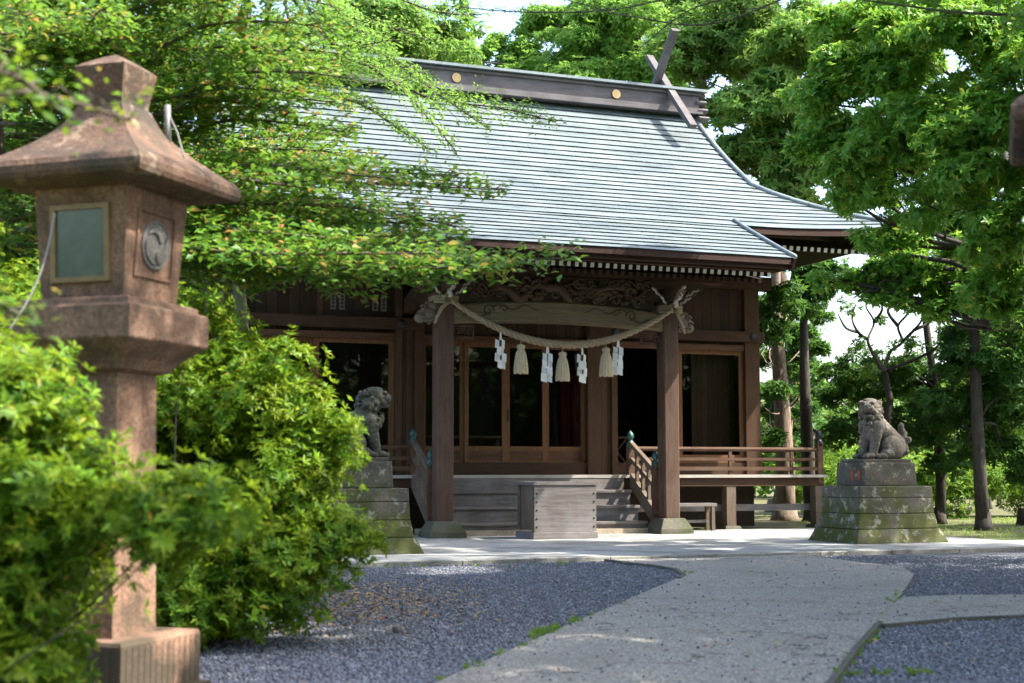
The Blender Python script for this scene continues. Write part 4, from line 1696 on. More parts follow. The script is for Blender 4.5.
# ------------------------------------------------------------------ guardian lions
def lion_mesh(name, mat, parent, yaw, mouth):
    m = MB()
    def cap(a, b, r0, r1, n=7):
        a, b = Vector(a), Vector(b)
        for i in range(n):
            t = i / (n - 1)
            m.ball(a.lerp(b, t), r0 + (r1 - r0) * t, 12)
    E = m.ball
    E((-0.3, 0, 0.25), (0.25, 0.25, 0.25), 14)
    for s in (-1, 1):
        E((-0.16, 0.18 * s, 0.22), (0.24, 0.12, 0.22), 14)
        E((-0.02, 0.23 * s, 0.1), (0.16, 0.09, 0.09), 12)
        E((0.1, 0.24 * s, 0.055), (0.12, 0.085, 0.06), 12)
        for t in (-1, 0, 1):
            E((0.2, 0.24 * s + 0.045 * t, 0.045), (0.04, 0.026, 0.04), 8)
        cap((0.13, 0.15 * s, 0.6), (0.24, 0.15 * s, 0.12), 0.125, 0.085)
        E((0.3, 0.15 * s, 0.06), (0.13, 0.1, 0.065), 12)
        for t in (-1, 0, 1):
            E((0.41, 0.15 * s + 0.052 * t, 0.05), (0.045, 0.03, 0.045), 8)
    cap((-0.28, 0, 0.32), (0.08, 0, 0.66), 0.22, 0.2)
    E((0.16, 0, 0.56), (0.17, 0.2, 0.24), 14)
    # bell and collar
    E((0.31, 0, 0.62), 0.05, 10)
    # head, turned by yaw about the neck
    cy, sy = math.cos(yaw), math.sin(yaw)
    def Hd(p, r, n=12):
        x, y, z = p
        x0 = 0.14
        dx = (x - x0) * 0.92
        y, z = y * 0.9, 0.9 + (z - 0.9) * 0.92 + 0.02
        r = tuple(0.91 * q_ for q_ in r) if hasattr(r, '__len__') else r * 0.91
        m.ball((x0 + 0.03 + dx * cy - y * sy, dx * sy + y * cy, z), r, n)
    Hd((0.14, 0, 0.84), (0.2, 0.24, 0.2), 14)
    Hd((0.24, 0, 0.97), (0.19, 0.185, 0.15), 14)
    Hd((0.38, 0, 0.96), 0.11)
    Hd((0.41, 0, 0.925), (0.11, 0.12, 0.06))
    for s in (-1, 1):
        Hd((0.43, 0.075 * s, 0.92), 0.07, 10)
        Hd((0.385, 0.09 * s, 1.045), (0.055, 0.06, 0.035), 10)
        Hd((0.4, 0.085 * s, 0.997), 0.026, 8)
        Hd((0.17, 0.17 * s, 1.05), (0.1, 0.045, 0.06), 10)
        Hd((0.46, 0.045 * s, 0.975), 0.038, 8)
        Hd((0.36, 0.13 * s, 0.86), 0.06, 8)
    Hd((0.48, 0, 0.975), 0.042, 8)
    Hd((0.37, 0, 0.835 - 0.065 * mouth), (0.12, 0.11, 0.035))
    for s in (-1, 1):
        Hd((0.4, 0.06 * s, 0.862 - 0.03 * mouth), (0.02, 0.014, 0.025), 8)
    Hd((0.22, 0, 1.1), (0.16, 0.1, 0.05))
    rng = random.Random(3)
    # mane curls
    for i in range(80):
        a = rng.uniform(1.05, 2 * math.pi - 1.05)
        z = rng.uniform(0.62, 1.08)
        r_ = 0.245 - 0.09 * abs(z - 0.82) / 0.26
        Hd((0.13 + r_ * math.cos(a), r_ * math.sin(a), z), rng.uniform(0.028, 0.046), 8)
    for i in range(16):
        a = rng.uniform(-1.2, 1.2)
        m.ball((0.14 + 0.22 * math.cos(a), 0.24 * math.sin(a), rng.uniform(0.5, 0.78)), rng.uniform(0.035, 0.05), 8)
    # tail: a flame of curls standing against the back
    for k in range(6):
        t = k / 5
        m.ball((-0.5 - 0.03 * math.sin(t * 3), 0, 0.14 + 0.46 * t), (0.11 - 0.05 * t, 0.16 - 0.09 * t, 0.1), 10)
    for i in range(14):
        m.ball((-0.55 + rng.uniform(-0.05, 0.05), rng.uniform(-0.16, 0.16), rng.uniform(0.1, 0.5)), rng.uniform(0.04, 0.065), 8)
    me = bpy.data.meshes.new('lion_raw')
    me.from_pydata(m.v, [], m.f)
    tmp = bpy.data.objects.new('lion_raw', me)
    COL.objects.link(tmp)
    rm = tmp.modifiers.new('r', 'REMESH')
    rm.mode = 'VOXEL'
    rm.voxel_size = 0.0105
    smm = tmp.modifiers.new('s', 'SMOOTH')
    smm.iterations = 1
    smm.factor = 0.5
    bpy.context.view_layer.update()
    dg = bpy.context.evaluated_depsgraph_get()
    ev = bpy.data.meshes.new_from_object(tmp.evaluated_get(dg))
    bpy.data.objects.remove(tmp)
    ev.name = name
    ev.materials.clear()
    ev.materials.append(mat)
    ev.polygons.foreach_set('use_smooth', [True] * len(ev.polygons))
    o = bpy.data.objects.new(name, ev)
    COL.objects.link(o)
    o.parent = parent
    return o


def pedestal(label, loc, marks):
    p = empty('lion_pedestal', loc, HA)
    tag(p, label, 'pedestal', 'stone pedestals of the guardian lions')
    z = 0.0
    tiers = [(0.0, 0.235, 0.94, 0.75, 0.83, 0.66), (0.24, 0.495, 0.81, 0.64, 0.765, 0.6), (0.5, 0.765, 0.755, 0.6, 0.745, 0.59), (0.77, 0.965, 0.745, 0.59, 0.735, 0.58), (0.97, 1.37, 0.54, 0.43, 0.52, 0.42)]
    for z0, z1, a0, b0, a1, b1 in tiers:
        q = MB()
        q.frustum(0, 0, z0, a0, b0, z1, a1, b1)
        q.build('tier', M['pedestal'], p, bevel=0.015)
    q = MB()
    q.box(-0.48, 0.48, -0.36, 0.36, 1.371, 1.43)
    q.build('lion_slab', M['pedestal'], p, bevel=0.01)
    if marks:
        for x in (-0.32, -0.12):
            q = MB()
            q.prism([(x, 1.06), (x + 0.1, 1.06), (x + 0.09, 1.2), (x + 0.05, 1.27), (x + 0.01, 1.2)], 'x', -0.541, -0.52)
            q.build('painted_mark', M['rust'], p)
    return p


pr_loc = hall(6.66, -4.07, 0.06)
pl_loc = hall(-2.78, -4.07, 0.06)
pedestal('tiered mossy stone pedestal under the lion beside the trees, two rust marks on it', pr_loc, True)
pedestal('tiered stone pedestal under the lion half hidden behind the azalea', pl_loc, False)
l = empty('guardian_lion', pr_loc + Vector((0, 0, 1.42)), HA + math.pi)
l.location = hall(6.66 + 0.08, -4.07, 1.49)
l.scale = (0.93, 0.93, 0.93)
tag(l, 'seated stone guardian lion with open mouth, white lichen, on the pedestal by the trees', 'stone lion', 'pair of stone guardian lions')
lion_mesh('body', M['lion'], l, 0.75, 1.0)
l = empty('guardian_lion', hall(-2.78 + 0.12, -4.07, 1.48), HA)
l.scale = (0.95, 0.95, 0.95)
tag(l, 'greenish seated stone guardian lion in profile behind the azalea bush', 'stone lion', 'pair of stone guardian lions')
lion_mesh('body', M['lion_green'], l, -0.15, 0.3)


# ------------------------------------------------------------------ stone lantern
def ring4(h, z, lift=0.0, n=6):
    """square ring of half size h, its corners lifted"""
    pts = []
    cs = [(-1, -1), (1, -1), (1, 1), (-1, 1)]
    for i in range(4):
        a, b = cs[i], cs[(i + 1) % 4]
        for k in range(n):
            t = k / n
            e = abs(2 * t - 1) ** 2.2
            pts.append((h * (a[0] + (b[0] - a[0]) * t), h * (a[1] + (b[1] - a[1]) * t), z + lift * e))
    return pts


def lantern():
    L = empty('stone_lantern', (-2.395, 8.42, 0), R(-18.8))
    q = MB()
    q.stack([ring4(0.46, -0.1), ring4(0.46, 0.04)])
    q.build('foundation', M['lantern'], L)
    q = MB()
    q.stack([ring4(0.41, 0.04), ring4(0.41, 0.33), ring4(0.4, 0.35)])
    # tooled vertical grooves
    for k in range(13):
        x = -0.36 + k * 0.06
        q.box(x, x + 0.04, -0.413, -0.41, 0.06, 0.315)
        q.box(0.41, 0.413, x, x + 0.04, 0.06, 0.315)
    q.build('base_block', M['lantern'], L)
    q = MB()
    q.stack([ring4(0.225, 0.35), ring4(0.22, 0.42), ring4(0.2, 1.86)])
    q.build('shaft', M['lantern'], L)
    q = MB()
    q.stack([ring4(0.2, 1.86), ring4(0.26, 1.88), ring4(0.3, 1.94), ring4(0.415, 2.04), ring4(0.42, 2.05), ring4(0.42, 2.225), ring4(0.405, 2.24), ring4(0.375, 2.245), ring4(0.37, 2.275), ring4(0.35, 2.285)])
    q.build('platform', M['lantern'], L)
    # fire box: flares upwards; its faces keep the window frame and the emblem panel
    b0, b1, z0, z1 = 0.277, 0.318, 2.285, 2.93
    q = MB()
    q.stack([ring4(b0, z0), ring4(b1, z1)])
    fb = q.build('fire_box', M['lantern'], L)
    sl = (b1 - b0) / (z1 - z0)

    def face(x, z, out, side):
        d = b0 + (z - z0) * sl + out
        return (x, -d, z) if side == 'w' else (d, x, z)

    def panel(m, x0, x1, za, zb, o0, o1, side, mi=0):
        r0 = [face(x0, za, o0, side), face(x1, za, o0, side), face(x1, zb, o0, side), face(x0, zb, o0, side)]
        r1 = [face(x0, za, o1, side), face(x1, za, o1, side), face(x1, zb, o1, side), face(x0, zb, o1, side)]
        m.stack([r0, r1], mi)
    q = MB()
    for (x0, x1, za, zb) in ((-0.2, -0.165, 2.38, 2.83), (0.165, 0.2, 2.38, 2.83), (-0.165, 0.165, 2.38, 2.41), (-0.165, 0.165, 2.8, 2.83)):
        panel(q, x0, x1, za, zb, -0.02, 0.022, 'w')
    q.build('window_frame', M['brass'], fb)
    q = MB()
    panel(q, -0.165, 0.165, 2.41, 2.8, -0.02, 0.006, 'w')
    q.build('window_pane', M['lamp_glass'], fb)
    q = MB()
    for (x0, x1, za, zb) in ((-0.2, -0.18, 2.42, 2.82), (0.18, 0.2, 2.42, 2.82), (-0.18, 0.18, 2.42, 2.44), (-0.18, 0.18, 2.8, 2.82)):
        panel(q, x0, x1, za, zb, -0.02, 0.012, 'e')
    q.build('panel_edge', M['lantern'], fb)
    # threefold comma emblem
    zc, rad = 2.62, 0.145
    q = MB()
    q.stack([[face(r_ * math.cos(t), zc + r_ * math.sin(t), o_, 'e') for t in np.linspace(0, 2 * math.pi, 33)[:-1]] for r_, o_ in ((rad, -0.02), (rad, 0.012), (rad * 0.92, 0.016), (rad * 0.9, 0.008))])
    em = q.build('emblem', M['emblem'], fb)
    for k in range(3):
        q = MB()
        a0 = k * 2 * math.pi / 3 + 0.5
        inn, out = [], []
        for i in range(15):
            t = i / 14
            a = a0 + 2.15 * t
            w_ = rad * 0.27 * (math.sin(math.pi * min(0.5, 0.08 + 2.2 * t)) if t < 0.22 else (1 - (t - 0.22) / 0.78) ** 0.8 + 0.02)
            rc = rad * (0.4 + 0.36 * t ** 0.7)
            out.append(((rc + w_) * math.cos(a), (rc + w_) * math.sin(a)))
            inn.append(((rc - w_) * math.cos(a), (rc - w_) * math.sin(a)))
        for i in range(14):
            quad = [inn[i], inn[i + 1], out[i + 1], out[i]]
            q.stack([[face(p[0], zc + p[1], 0.004, 'e') for p in quad], [face(p[0], zc + p[1], 0.022, 'e') for p in quad]], cap=True)
        q.build('comma', M['emblem'], em)
    # roof
    q = MB()
    q.stack([ring4(0.36, 2.93), ring4(0.505, 2.95, 0.0), ring4(0.538, 2.962, 0.0), ring4(0.552, 2.99, 0.0), ring4(0.552, 3.03, 0.0), ring4(0.53, 3.068, 0.0), ring4(0.455, 3.12, 0.0), ring4(0.35, 3.2, 0.0), ring4(0.26, 3.285), ring4(0.19, 3.38), ring4(0.15, 3.47)])
    q.build('cap_roof', M['lantern_roof'], L, bevel=0.0)
    q = MB()
    q.stack([ring4(0.14, 3.47), ring4(0.142, 3.5), ring4(0.17, 3.67), ring4(0.174, 3.7), ring4(0.14, 3.725), ring4(0.06, 3.775), ring4(0.01, 3.8)])
    q.build('cap_finial', M['lantern_roof'], L)
    return L


LA = lantern()
tag(LA, 'tall red granite lantern rising from the azaleas, tomoe emblem on its side', 'stone lantern', 'pair of stone lanterns')
LB = copy_tree(LA)
LB.location = (3.08, 7.0, 0)
tag(LB, 'red granite lantern of which only a roof corner enters the frame at the edge', 'stone lantern', 'pair of stone lanterns')
# cable hanging from the lantern window, and a rod with a wire on its roof
q = MB()
a, b = at(58, 215, 7.95), at(0, 362, 7.6)
pts = [a.lerp(b, t) + Vector((0.03 * math.sin(t * 5), -0.06, -0.12 * math.sin(math.pi * t) * (0.6))) for t in np.linspace(0, 1.35, 16)]
q.tube(pts, 0.0055, 6)
tag(q.build('cable', M['wire'], None, True), 'thin pale cable hanging down from the lantern window', 'cable')
q = MB()
c = at(168, 150, 8.55)
q.tube([c, c + Vector((-0.01, 0, 0.28))], 0.02, 8)
q.tube([c + Vector((0, 0, 0.22)), c + Vector((0.06, -0.02, 0.1)), c + Vector((0.1, -0.05, -0.02)), c + Vector((0.14, -0.1, -0.1))], 0.006, 6)
tag(q.build('metal_rod', M['wire'], None, True), 'short metal rod with a loop of wire behind the lantern roof', 'rod')
# a short pipe stub standing in the gravel
q = MB()
gx, gy = ground(398, 634)
q.lathe([(0.045, 0.0), (0.045, 0.055), (0.038, 0.06), (0.03, 0.05)], 14, (gx, gy, 0.004))
tag(q.build('pipe_stub', M['emblem'], None, True), 'short grey pipe stub standing in the gravel', 'pipe')

# ------------------------------------------------------------------ azaleas
bush('azalea_bush', 'bright green azalea in front of the stone lantern, hiding its shaft', (-2.75, 6.6, 0),
     [(-2.75, 6.9, 0.75, 0.8, 0.6, 0.72), (-2.25, 6.75, 1.1, 0.45, 0.45, 0.36), (-1.62, 6.6, 1.04, 0.52, 0.42, 0.25), (-2.2, 6.4, 0.5, 0.32, 0.3, 0.24), (-2.45, 6.4, 0.2, 0.4, 0.35, 0.25), (-2.5, 6.9, 1.4, 0.5, 0.4, 0.4), (-3.0, 7.2, 1.7, 0.6, 0.5, 0.45), (-2.95, 6.4, 0.4, 0.6, 0.5, 0.4)],
     M['azalea'], 0.066, 8, 150, 21, 'azalea bushes round the lantern')
bush('azalea_bush', 'large rounded azalea behind the lantern, spreading over the gravel', (-2.3, 11.0, 0),
     [(-2.3, 11.2, 1.1, 0.95, 0.95, 1.05), (-2.6, 11.2, 2.05, 0.75, 0.8, 0.7), (-1.95, 11.0, 1.75, 0.55, 0.6, 0.5), (-1.72, 10.8, 1.25, 0.5, 0.55, 0.42), (-1.62, 10.7, 0.72, 0.5, 0.5, 0.35), (-1.9, 10.5, 0.5, 0.5, 0.5, 0.45), (-1.75, 10.4, 0.25, 0.4, 0.35, 0.3), (-2.3, 10.4, 0.35, 0.5, 0.4, 0.4), (-2.8, 10.6, 0.5, 0.5, 0.5, 0.55), (-1.2, 10.7, 0.75, 0.3, 0.25, 0.16), (-1.42, 10.8, 1.5, 0.3, 0.3, 0.26), (-3.2, 11.4, 1.7, 0.7, 0.8, 1.0)],
     M['azalea'], 0.066, 8, 140, 22, 'azalea bushes round the lantern')
bush('azalea_bush', 'azalea left of the lantern body, tall and half in shade', (-4.3, 11.2, 0),
     [(-4.3, 11.2, 1.2, 0.9, 0.8, 1.2), (-4.0, 11.0, 2.3, 0.7, 0.7, 0.7), (-4.6, 11.5, 2.9, 0.6, 0.6, 0.6)],
     M['azalea'], 0.068, 8, 80, 23, 'azalea bushes round the lantern')


# ------------------------------------------------------------------ the layered tree over the lantern
def spray(B, Ps, rng, pts, width, L, step=0.075, lstep=0.034, thick=0.02, droop=0.06, nleaf=3):
    """a flat, layered branch: main axis pts, side twigs, alternate leaves"""
    P = [Vector(p) for p in pts]
    # resample as a smooth curve
    seg = []
    for i in range(len(P) - 1):
        for k in range(8):
            t = k / 8
            p0, p1, p2, p3 = P[max(i - 1, 0)], P[i], P[i + 1], P[min(i + 2, len(P) - 1)]
            seg.append(0.5 * ((2 * p1) + (-p0 + p2) * t + (2 * p0 - 5 * p1 + 4 * p2 - p3) * t * t + (-p0 + 3 * p1 - 3 * p2 + p3) * t ** 3))
    seg.append(P[-1])
    n = len(seg)
    B.tube(seg, [thick * (1 - 0.85 * i / (n - 1)) + 0.003 for i in range(n)], 6)
    total = sum((seg[i + 1] - seg[i]).length for i in range(n - 1))
    d = 0.0
    nxt = total * 0.18
    side = 1
    for i in range(n - 1):
        ln = (seg[i + 1] - seg[i]).length
        while nxt < d + ln:
            p = seg[i].lerp(seg[i + 1], (nxt - d) / ln)
            f = nxt / total
            ax = (seg[i + 1] - seg[i]).normalized()
            sv_ = ax.cross(Vector((0, 0, 1))).normalized() * side
            tl = width * (0.35 + 0.9 * math.sin(math.pi * min(1, 0.15 + f * 0.8))) * rng.uniform(0.5, 1.15)
            if f > 0.85:
                tl *= 0.9
            dv = (ax * rng.uniform(0.5, 1.0) + sv_ * rng.uniform(0.6, 1.1) + Vector((0, 0, rng.uniform(-0.28, 0.32)))).normalized()
            e = p + dv * tl - Vector((0, 0, droop * tl))
            mid = p + dv * tl * 0.5 + Vector((0, 0, 0.03))
            B.tube([p, mid, e], [0.007, 0.005, 0.002], 4)
            m = max(3, int(tl / lstep))
            for k in range(m):
                t = (k + 0.6) / m
                q = p.lerp(mid, t * 2) if t < 0.5 else mid.lerp(e, t * 2 - 1)
                for s2 in range(nleaf):
                    lat = dv.cross(Vector((0, 0, 1)))
                    an = rng.uniform(0, 6.28)
                    dd = dv * (0.35 + math.cos(an)) + lat * math.sin(an) + Vector((0, 0, rng.uniform(-0.5, 0.6)))
                    Ps[0].append(tuple(q + Vector((rng.normal(0, .02), rng.normal(0, .04), rng.normal(0, .05)))))
                    Ps[1].append(tuple(dd))
                    Ps[2].append((rng.normal(0, 0.5) + 0.2, rng.normal(0, 0.5) - 0.5, 1.0))
                    Ps[3].append(L * rng.uniform(0.6, 1.2))
            side = -side
            nxt += step * rng.uniform(0.7, 1.3)
        d += ln


def spray_tree(name, label, base, trunk_pts, r0, sprays, leaf, L, barkm, seed, group=None, wid=0.42, step=0.075, lstep=0.034, nleaf=3):
    rng = np.random.default_rng(seed)
    root = empty(name, base)
    tag(root, label, 'tree', group)
    bv = Vector(base)
    T = MB()
    n = len(trunk_pts)
    T.tube([Vector(p) - bv for p in trunk_pts], [r0 * (1 - 0.7 * i / (n - 1)) for i in range(n)], 10)
    T.build('trunk', barkm, root, True)
    B = MB()
    Ps = [[], [], [], []]
    for pts, width in sprays:
        spray(B, Ps, rng, [Vector(p) - bv for p in pts], width, L, step, lstep, nleaf=nleaf)
    B.build('branches', barkm, root, True)
    leaves('crown', np.array(Ps[0]), np.array(Ps[1]), np.array(Ps[2]), np.array(Ps[3]), np.array(Ps[3]) * wid, leaf, root, 0.1, 0.15)
    return root


tb = (-5.3, 14.2, 0)
tr = [(-5.3, 14.2, -0.1), (-5.2, 14.1, 1.5), (-5.35, 14.0, 3.0), (-5.2, 14.1, 4.5), (-5.3, 14.0, 6.0), (-5.2, 14.1, 7.5)]


def fromtrunk(z, *p):
    k = min(len(tr) - 1.001, max(0, z / 1.5 + 0.05))
    i = int(k)
    a = Vector(tr[i]).lerp(Vector(tr[i + 1]), k - i)
    return [a] + [at(*q) for q in p]


SP = []
rs = random.Random(9)
# (way points in the photo, distance), width of the layer
SP += [(fromtrunk(3.2, (170, 250, 13.2), (330, 262, 12.6), (450, 262, 12.3), (565, 258, 12.1)), 0.5),
       (fromtrunk(3.1, (160, 262, 12.6), (280, 268, 12.0), (400, 268, 11.8), (505, 268, 11.8)), 0.5),
       (fromtrunk(3.4, (180, 235, 14.0), (300, 240, 13.8), (400, 236, 13.6), (470, 240, 13.5)), 0.5),
       (fromtrunk(3.7, (170, 215, 13.4), (280, 212, 13.0), (390, 215, 12.8), (455, 226, 12.6)), 0.45),
       (fromtrunk(4.0, (170, 190, 13.8), (280, 182, 13.4), (380, 184, 13.2), (505, 190, 13.0)), 0.42),
       (fromtrunk(4.2, (160, 175, 12.8), (250, 165, 12.4), (330, 172, 12.2), (400, 180, 12.2)), 0.5),
       (fromtrunk(4.4, (150, 160, 14.4), (240, 150, 14.4), (310, 150, 14.4), (370, 158, 14.4)), 0.5),
       (fromtrunk(4.7, (150, 140, 13.0), (230, 120, 12.8), (300, 125, 12.6), (345, 132, 12.6)), 0.5),
       (fromtrunk(5.0, (140, 120, 13.8), (220, 100, 13.6), (290, 98, 13.4), (350, 105, 13.4)), 0.5),
       (fromtrunk(5.2, (150, 100, 12.6), (230, 75, 12.4), (300, 72, 12.2), (355, 80, 12.2)), 0.5),
       (fromtrunk(5.5, (130, 80, 14.0), (220, 55, 14.0), (300, 50, 13.8), (350, 55, 13.8)), 0.5),
       (fromtrunk(5.8, (130, 50, 12.8), (210, 25, 12.6), (280, 22, 12.4), (340, 30, 12.4)), 0.5),
       (fromtrunk(6.1, (120, 30, 13.6), (200, 5, 13.6), (270, -5, 13.6), (330, 5, 13.6)), 0.5),
       (fromtrunk(6.4, (110, 0, 12.6), (190, -25, 12.4), (260, -30, 12.2), (330, -20, 12.2)), 0.5),
       (fromtrunk(5.0, (60, 110, 12.4), (20, 100, 11.5), (-30, 95, 10.8)), 0.5),
       (fromtrunk(5.6, (70, 60, 12.4), (40, 40, 11.4), (-20, 30, 10.8)), 0.5),
       (fromtrunk(6.2, (70, 15, 12.6), (30, 5, 11.8), (-30, -10, 11.2)), 0.5),
       (fromtrunk(6.0, (100, 40, 12.2), (90, 25, 11.0), (100, 10, 10.2)), 0.45),
       (fromtrunk(3.6, (120, 225, 13.0), (190, 225, 12.2), (260, 232, 11.6), (330, 238, 11.4)), 0.5),
       (fromtrunk(4.6, (200, 140, 15.0), (290, 135, 15.2), (350, 135, 15.4)), 0.5),
       (fromtrunk(5.4, (190, 70, 15.0), (280, 60, 15.2), (340, 75, 15.4)), 0.5),
       (fromtrunk(3.0, (20, 260, 13.0), (-20, 240, 12.4)), 0.5),
       (fromtrunk(2.8, (120, 285, 14.6), (220, 275, 14.8), (320, 262, 15.0)), 0.45),
       (fromtrunk(4.0, (10, 190, 13.4), (-40, 170, 12.8)), 0.5)]
SP2 = []
for pts, w in SP:
    SP2.append((pts, w * 1.1))
    for _ in range(1):
        dx, dy, dz = rs.uniform(-0.3, 0.0), rs.uniform(-0.7, 0.7), rs.uniform(-0.22, 0.25)
        SP2.append(([pts[0]] + [p + Vector((dx - 0.12 * i, dy, dz)) for i, p in enumerate(pts[1:])], w))
SP = SP2
spray_tree('layered_tree', 'tree with flat layers of small glossy leaves reaching across the hall roof', tb, tr, 0.16, SP, M['layer_leaf'], 0.1, M['bark'], 31, step=0.095, lstep=0.055, nleaf=5, wid=0.48)

# finer maple: branch crossing the roof with pale small leaves, and twigs along the top edge
mb_ = (-3.6, 19.0, 0)
mt = [(-3.6, 19.0, -0.1), (-3.5, 18.9, 2.0), (-3.7, 18.8, 4.5), (-3.4, 18.8, 6.5), (-3.2, 18.7, 8.5)]


def fm(i, *p):
    return [Vector(mt[i])] + [at(*q) for q in p]


MS = [(fm(3, (330, 20, 17.5), (385, 55, 17.0), (440, 95, 16.6), (490, 130, 16.4)), 0.5),
      (fm(3, (360, 70, 17.4), (430, 98, 17.0), (500, 108, 16.8), (556, 122, 16.6)), 0.6),
      (fm(3, (340, 60, 16.6), (390, 80, 16.2), (430, 120, 16.0), (455, 150, 16.0)), 0.5),
      (fm(3, (350, 100, 17.6), (400, 130, 17.4), (430, 150, 17.2)), 0.4),
      (fm(4, (340, 10, 18.0), (400, 30, 18.0), (440, 45, 17.8)), 0.5),
      (fm(4, (300, 50, 18.2), (370, 62, 18.4), (430, 80, 18.6)), 0.5),
      (fm(4, (360, -20, 17.0), (430, 10, 16.6), (480, 15, 16.4)), 0.4),
      (fm(4, (320, 30, 17.0), (350, 45, 16.4), (390, 40, 16.0)), 0.5)]
spray_tree('maple_tree', 'slender maple whose pale fine leaves hang before the roof', mb_, mt, 0.12, MS, M['maple_leaf'], 0.075, M['bark'], 32, step=0.06, lstep=0.05)

# branches entering along the top of the frame from a tree beyond the right
bt = (8.6, 14.5, 0)
btr = [(8.6, 14.5, -0.1), (8.5, 14.6, 3.0), (8.7, 14.5, 6.0), (8.4, 14.6, 8.0)]
BS = [([Vector(btr[2]), at(1010, 15, 14.8), at(900, 5, 15.4), at(800, -10, 15.8)], 0.25),
      ([Vector(btr[3]), at(860, -30, 17.0), at(720, 22, 19.0), at(640, 18, 19.5), at(560, -2, 20.0)], 0.5),
      ([Vector(btr[3]), at(820, -20, 18.0), at(700, -8, 20.0), at(610, 10, 21.0), at(520, 12, 21.5), at(440, 5, 22)], 0.5),
      ([Vector(btr[3]), at(860, -45, 17.0), at(760, -10, 18.4), at(690, 10, 19.0), at(640, 48, 19.4)], 0.6)]
spray_tree('overhanging_tree', 'tree beyond the frame whose thin bare limbs cross the top of the picture', bt, btr, 0.2, BS, M['maple_leaf'], 0.06, M['bark'], 33, step=0.2)

# blurred leafy twig close to the camera, top corner over the lantern
nt_ = (-3.2, 4.6, 0)
ntr = [(-3.2, 4.6, -0.05), (-3.1, 4.6, 1.2), (-3.2, 4.5, 2.4), (-3.0, 4.6, 3.2)]
NS = [([Vector(ntr[2]), at(-60, 125, 4.7), at(20, 92, 4.8), at(130, 120, 5.0)], 0.16),
      ([Vector(ntr[2]), at(-70, 105, 4.5), at(0, 72, 4.5), at(60, 110, 4.6)], 0.16),
      ([Vector(ntr[2]), at(-60, 290, 4.6), at(-10, 300, 4.7), at(35, 325, 4.8)], 0.16)]
spray_tree('near_sapling', 'blurred leafy sapling branch close to the camera before the lantern roof', nt_, ntr, 0.04, NS, M['azalea'], 0.06, M['bark'], 34, step=0.07)

# ------------------------------------------------------------------ big evergreen on the right
RT = [cpx(*c) for c in ((965, 55, 22, 62), (890, 50, 23, 58), (835, 105, 24, 48), (905, 130, 22, 58), (985, 150, 21, 62), (865, 180, 23, 46),
                        (945, 200, 22, 50), (1010, 225, 21, 55), (822, 282, 23, 14), (850, 282, 23, 15), (880, 275, 23, 20), (900, 285, 23, 18), 
                        (1000, 15, 22, 50), (915, 10, 24, 45), (840, 30, 25, 40), (905, 268, 23, 26), (890, 240, 24, 34), (960, 290, 23, 28), (1010, 280, 22, 40), (930, 262, 25, 30), (1000, 120, 21, 50), (855, 140, 24, 36), (850, 70, 24, 40), (930, 100, 23, 50), (900, 150, 24, 40), (890, 70, 24, 44), (860, 30, 25, 44), (905, 300, 23, 20), (935, 308, 23, 20), (872, 294, 23, 14), (850, 200, 24, 30), (940, 285, 23, 26), (980, 300, 22, 26), (1015, 315, 22, 28), (1040, 90, 21, 70), (1050, 180, 21, 60), (812, 150, 24, 24), (960, 265, 24, 34))]
ev = tree('evergreen_tree', 'large glossy evergreen spreading over the roof corner and the lion', (9.6, 23.0, 0), (9.3, 23.2, 9.5), 0.3, RT, M['broad_leaf'], 0.12, 8, 108, M['bark_dark'], 41, inner=0.25, twigs=2, sub=12)

# mid trees behind the hall
BT = [cpx(*c) for c in ((800, 55, 43, 45), (770, 95, 43, 40), (795, 110, 42, 34), (735, 25, 45, 44), (690, 75, 46, 28), (782, 20, 45, 40), (755, -5, 45, 40), (705, 45, 46, 34), (760, 150, 44, 50), (720, 60, 46, 60), (800, 190, 43, 40), (690, 30, 47, 40), (770, 60, 45, 55), (745, 110, 43, 40), (790, 165, 43, 40), (830, 150, 42, 40), (775, 195, 43, 36), (810, 215, 42, 34), (735, 160, 44, 26), (715, 120, 46, 35), (790, 130, 44, 40), (830, 60, 45, 50))]
tree('broadleaf_tree', 'broadleaf tree with rusty patches rising behind the roof end and crossed finials', (8.35, 45, 0), (8.3, 45, 13), 0.3, BT, M['mid_leaf'], 0.25, 6, 26, M['bark'], 42, inner=0.2)
FT = [cpx(*c) for c in ((610, 40, 55, 60), (660, 70, 54, 40), (560, 75, 56, 45), (640, 10, 56, 50), (700, 0, 56, 50), (590, 90, 54, 36), (500, 85, 58, 40), (525, 60, 58, 25), (480, 45, 58, 30), (545, 30, 58, 34), (575, 45, 57, 34), (615, 58, 55, 30), (600, 15, 57, 40), (460, 70, 58, 30))]
tree('broadleaf_tree', 'pale sunlit tree showing above the middle of the ridge', (5.5, 56, 0), (5.0, 56, 19), 0.45, FT, M['maple_leaf'], 0.28, 6, 26, M['bark'], 43, inner=0.2)
GT = [cpx(*c) for c in ((430, 60, 52, 60), (370, 40, 50, 60), (300, 60, 50, 70), (450, 20, 52, 40), (240, 80, 48, 70), (180, 40, 48, 70), (100, 90, 46, 80), (40, 60, 46, 80), (20, 160, 44, 80), (120, 170, 44, 70))]
tree('broadleaf_tree', 'tall tree behind the hall, seen through the layered branches', (-7.0, 49, 0), (-7.5, 49, 17), 0.45, GT, M['mid_leaf'], 0.26, 6, 18, M['bark'], 44, inner=0.2)

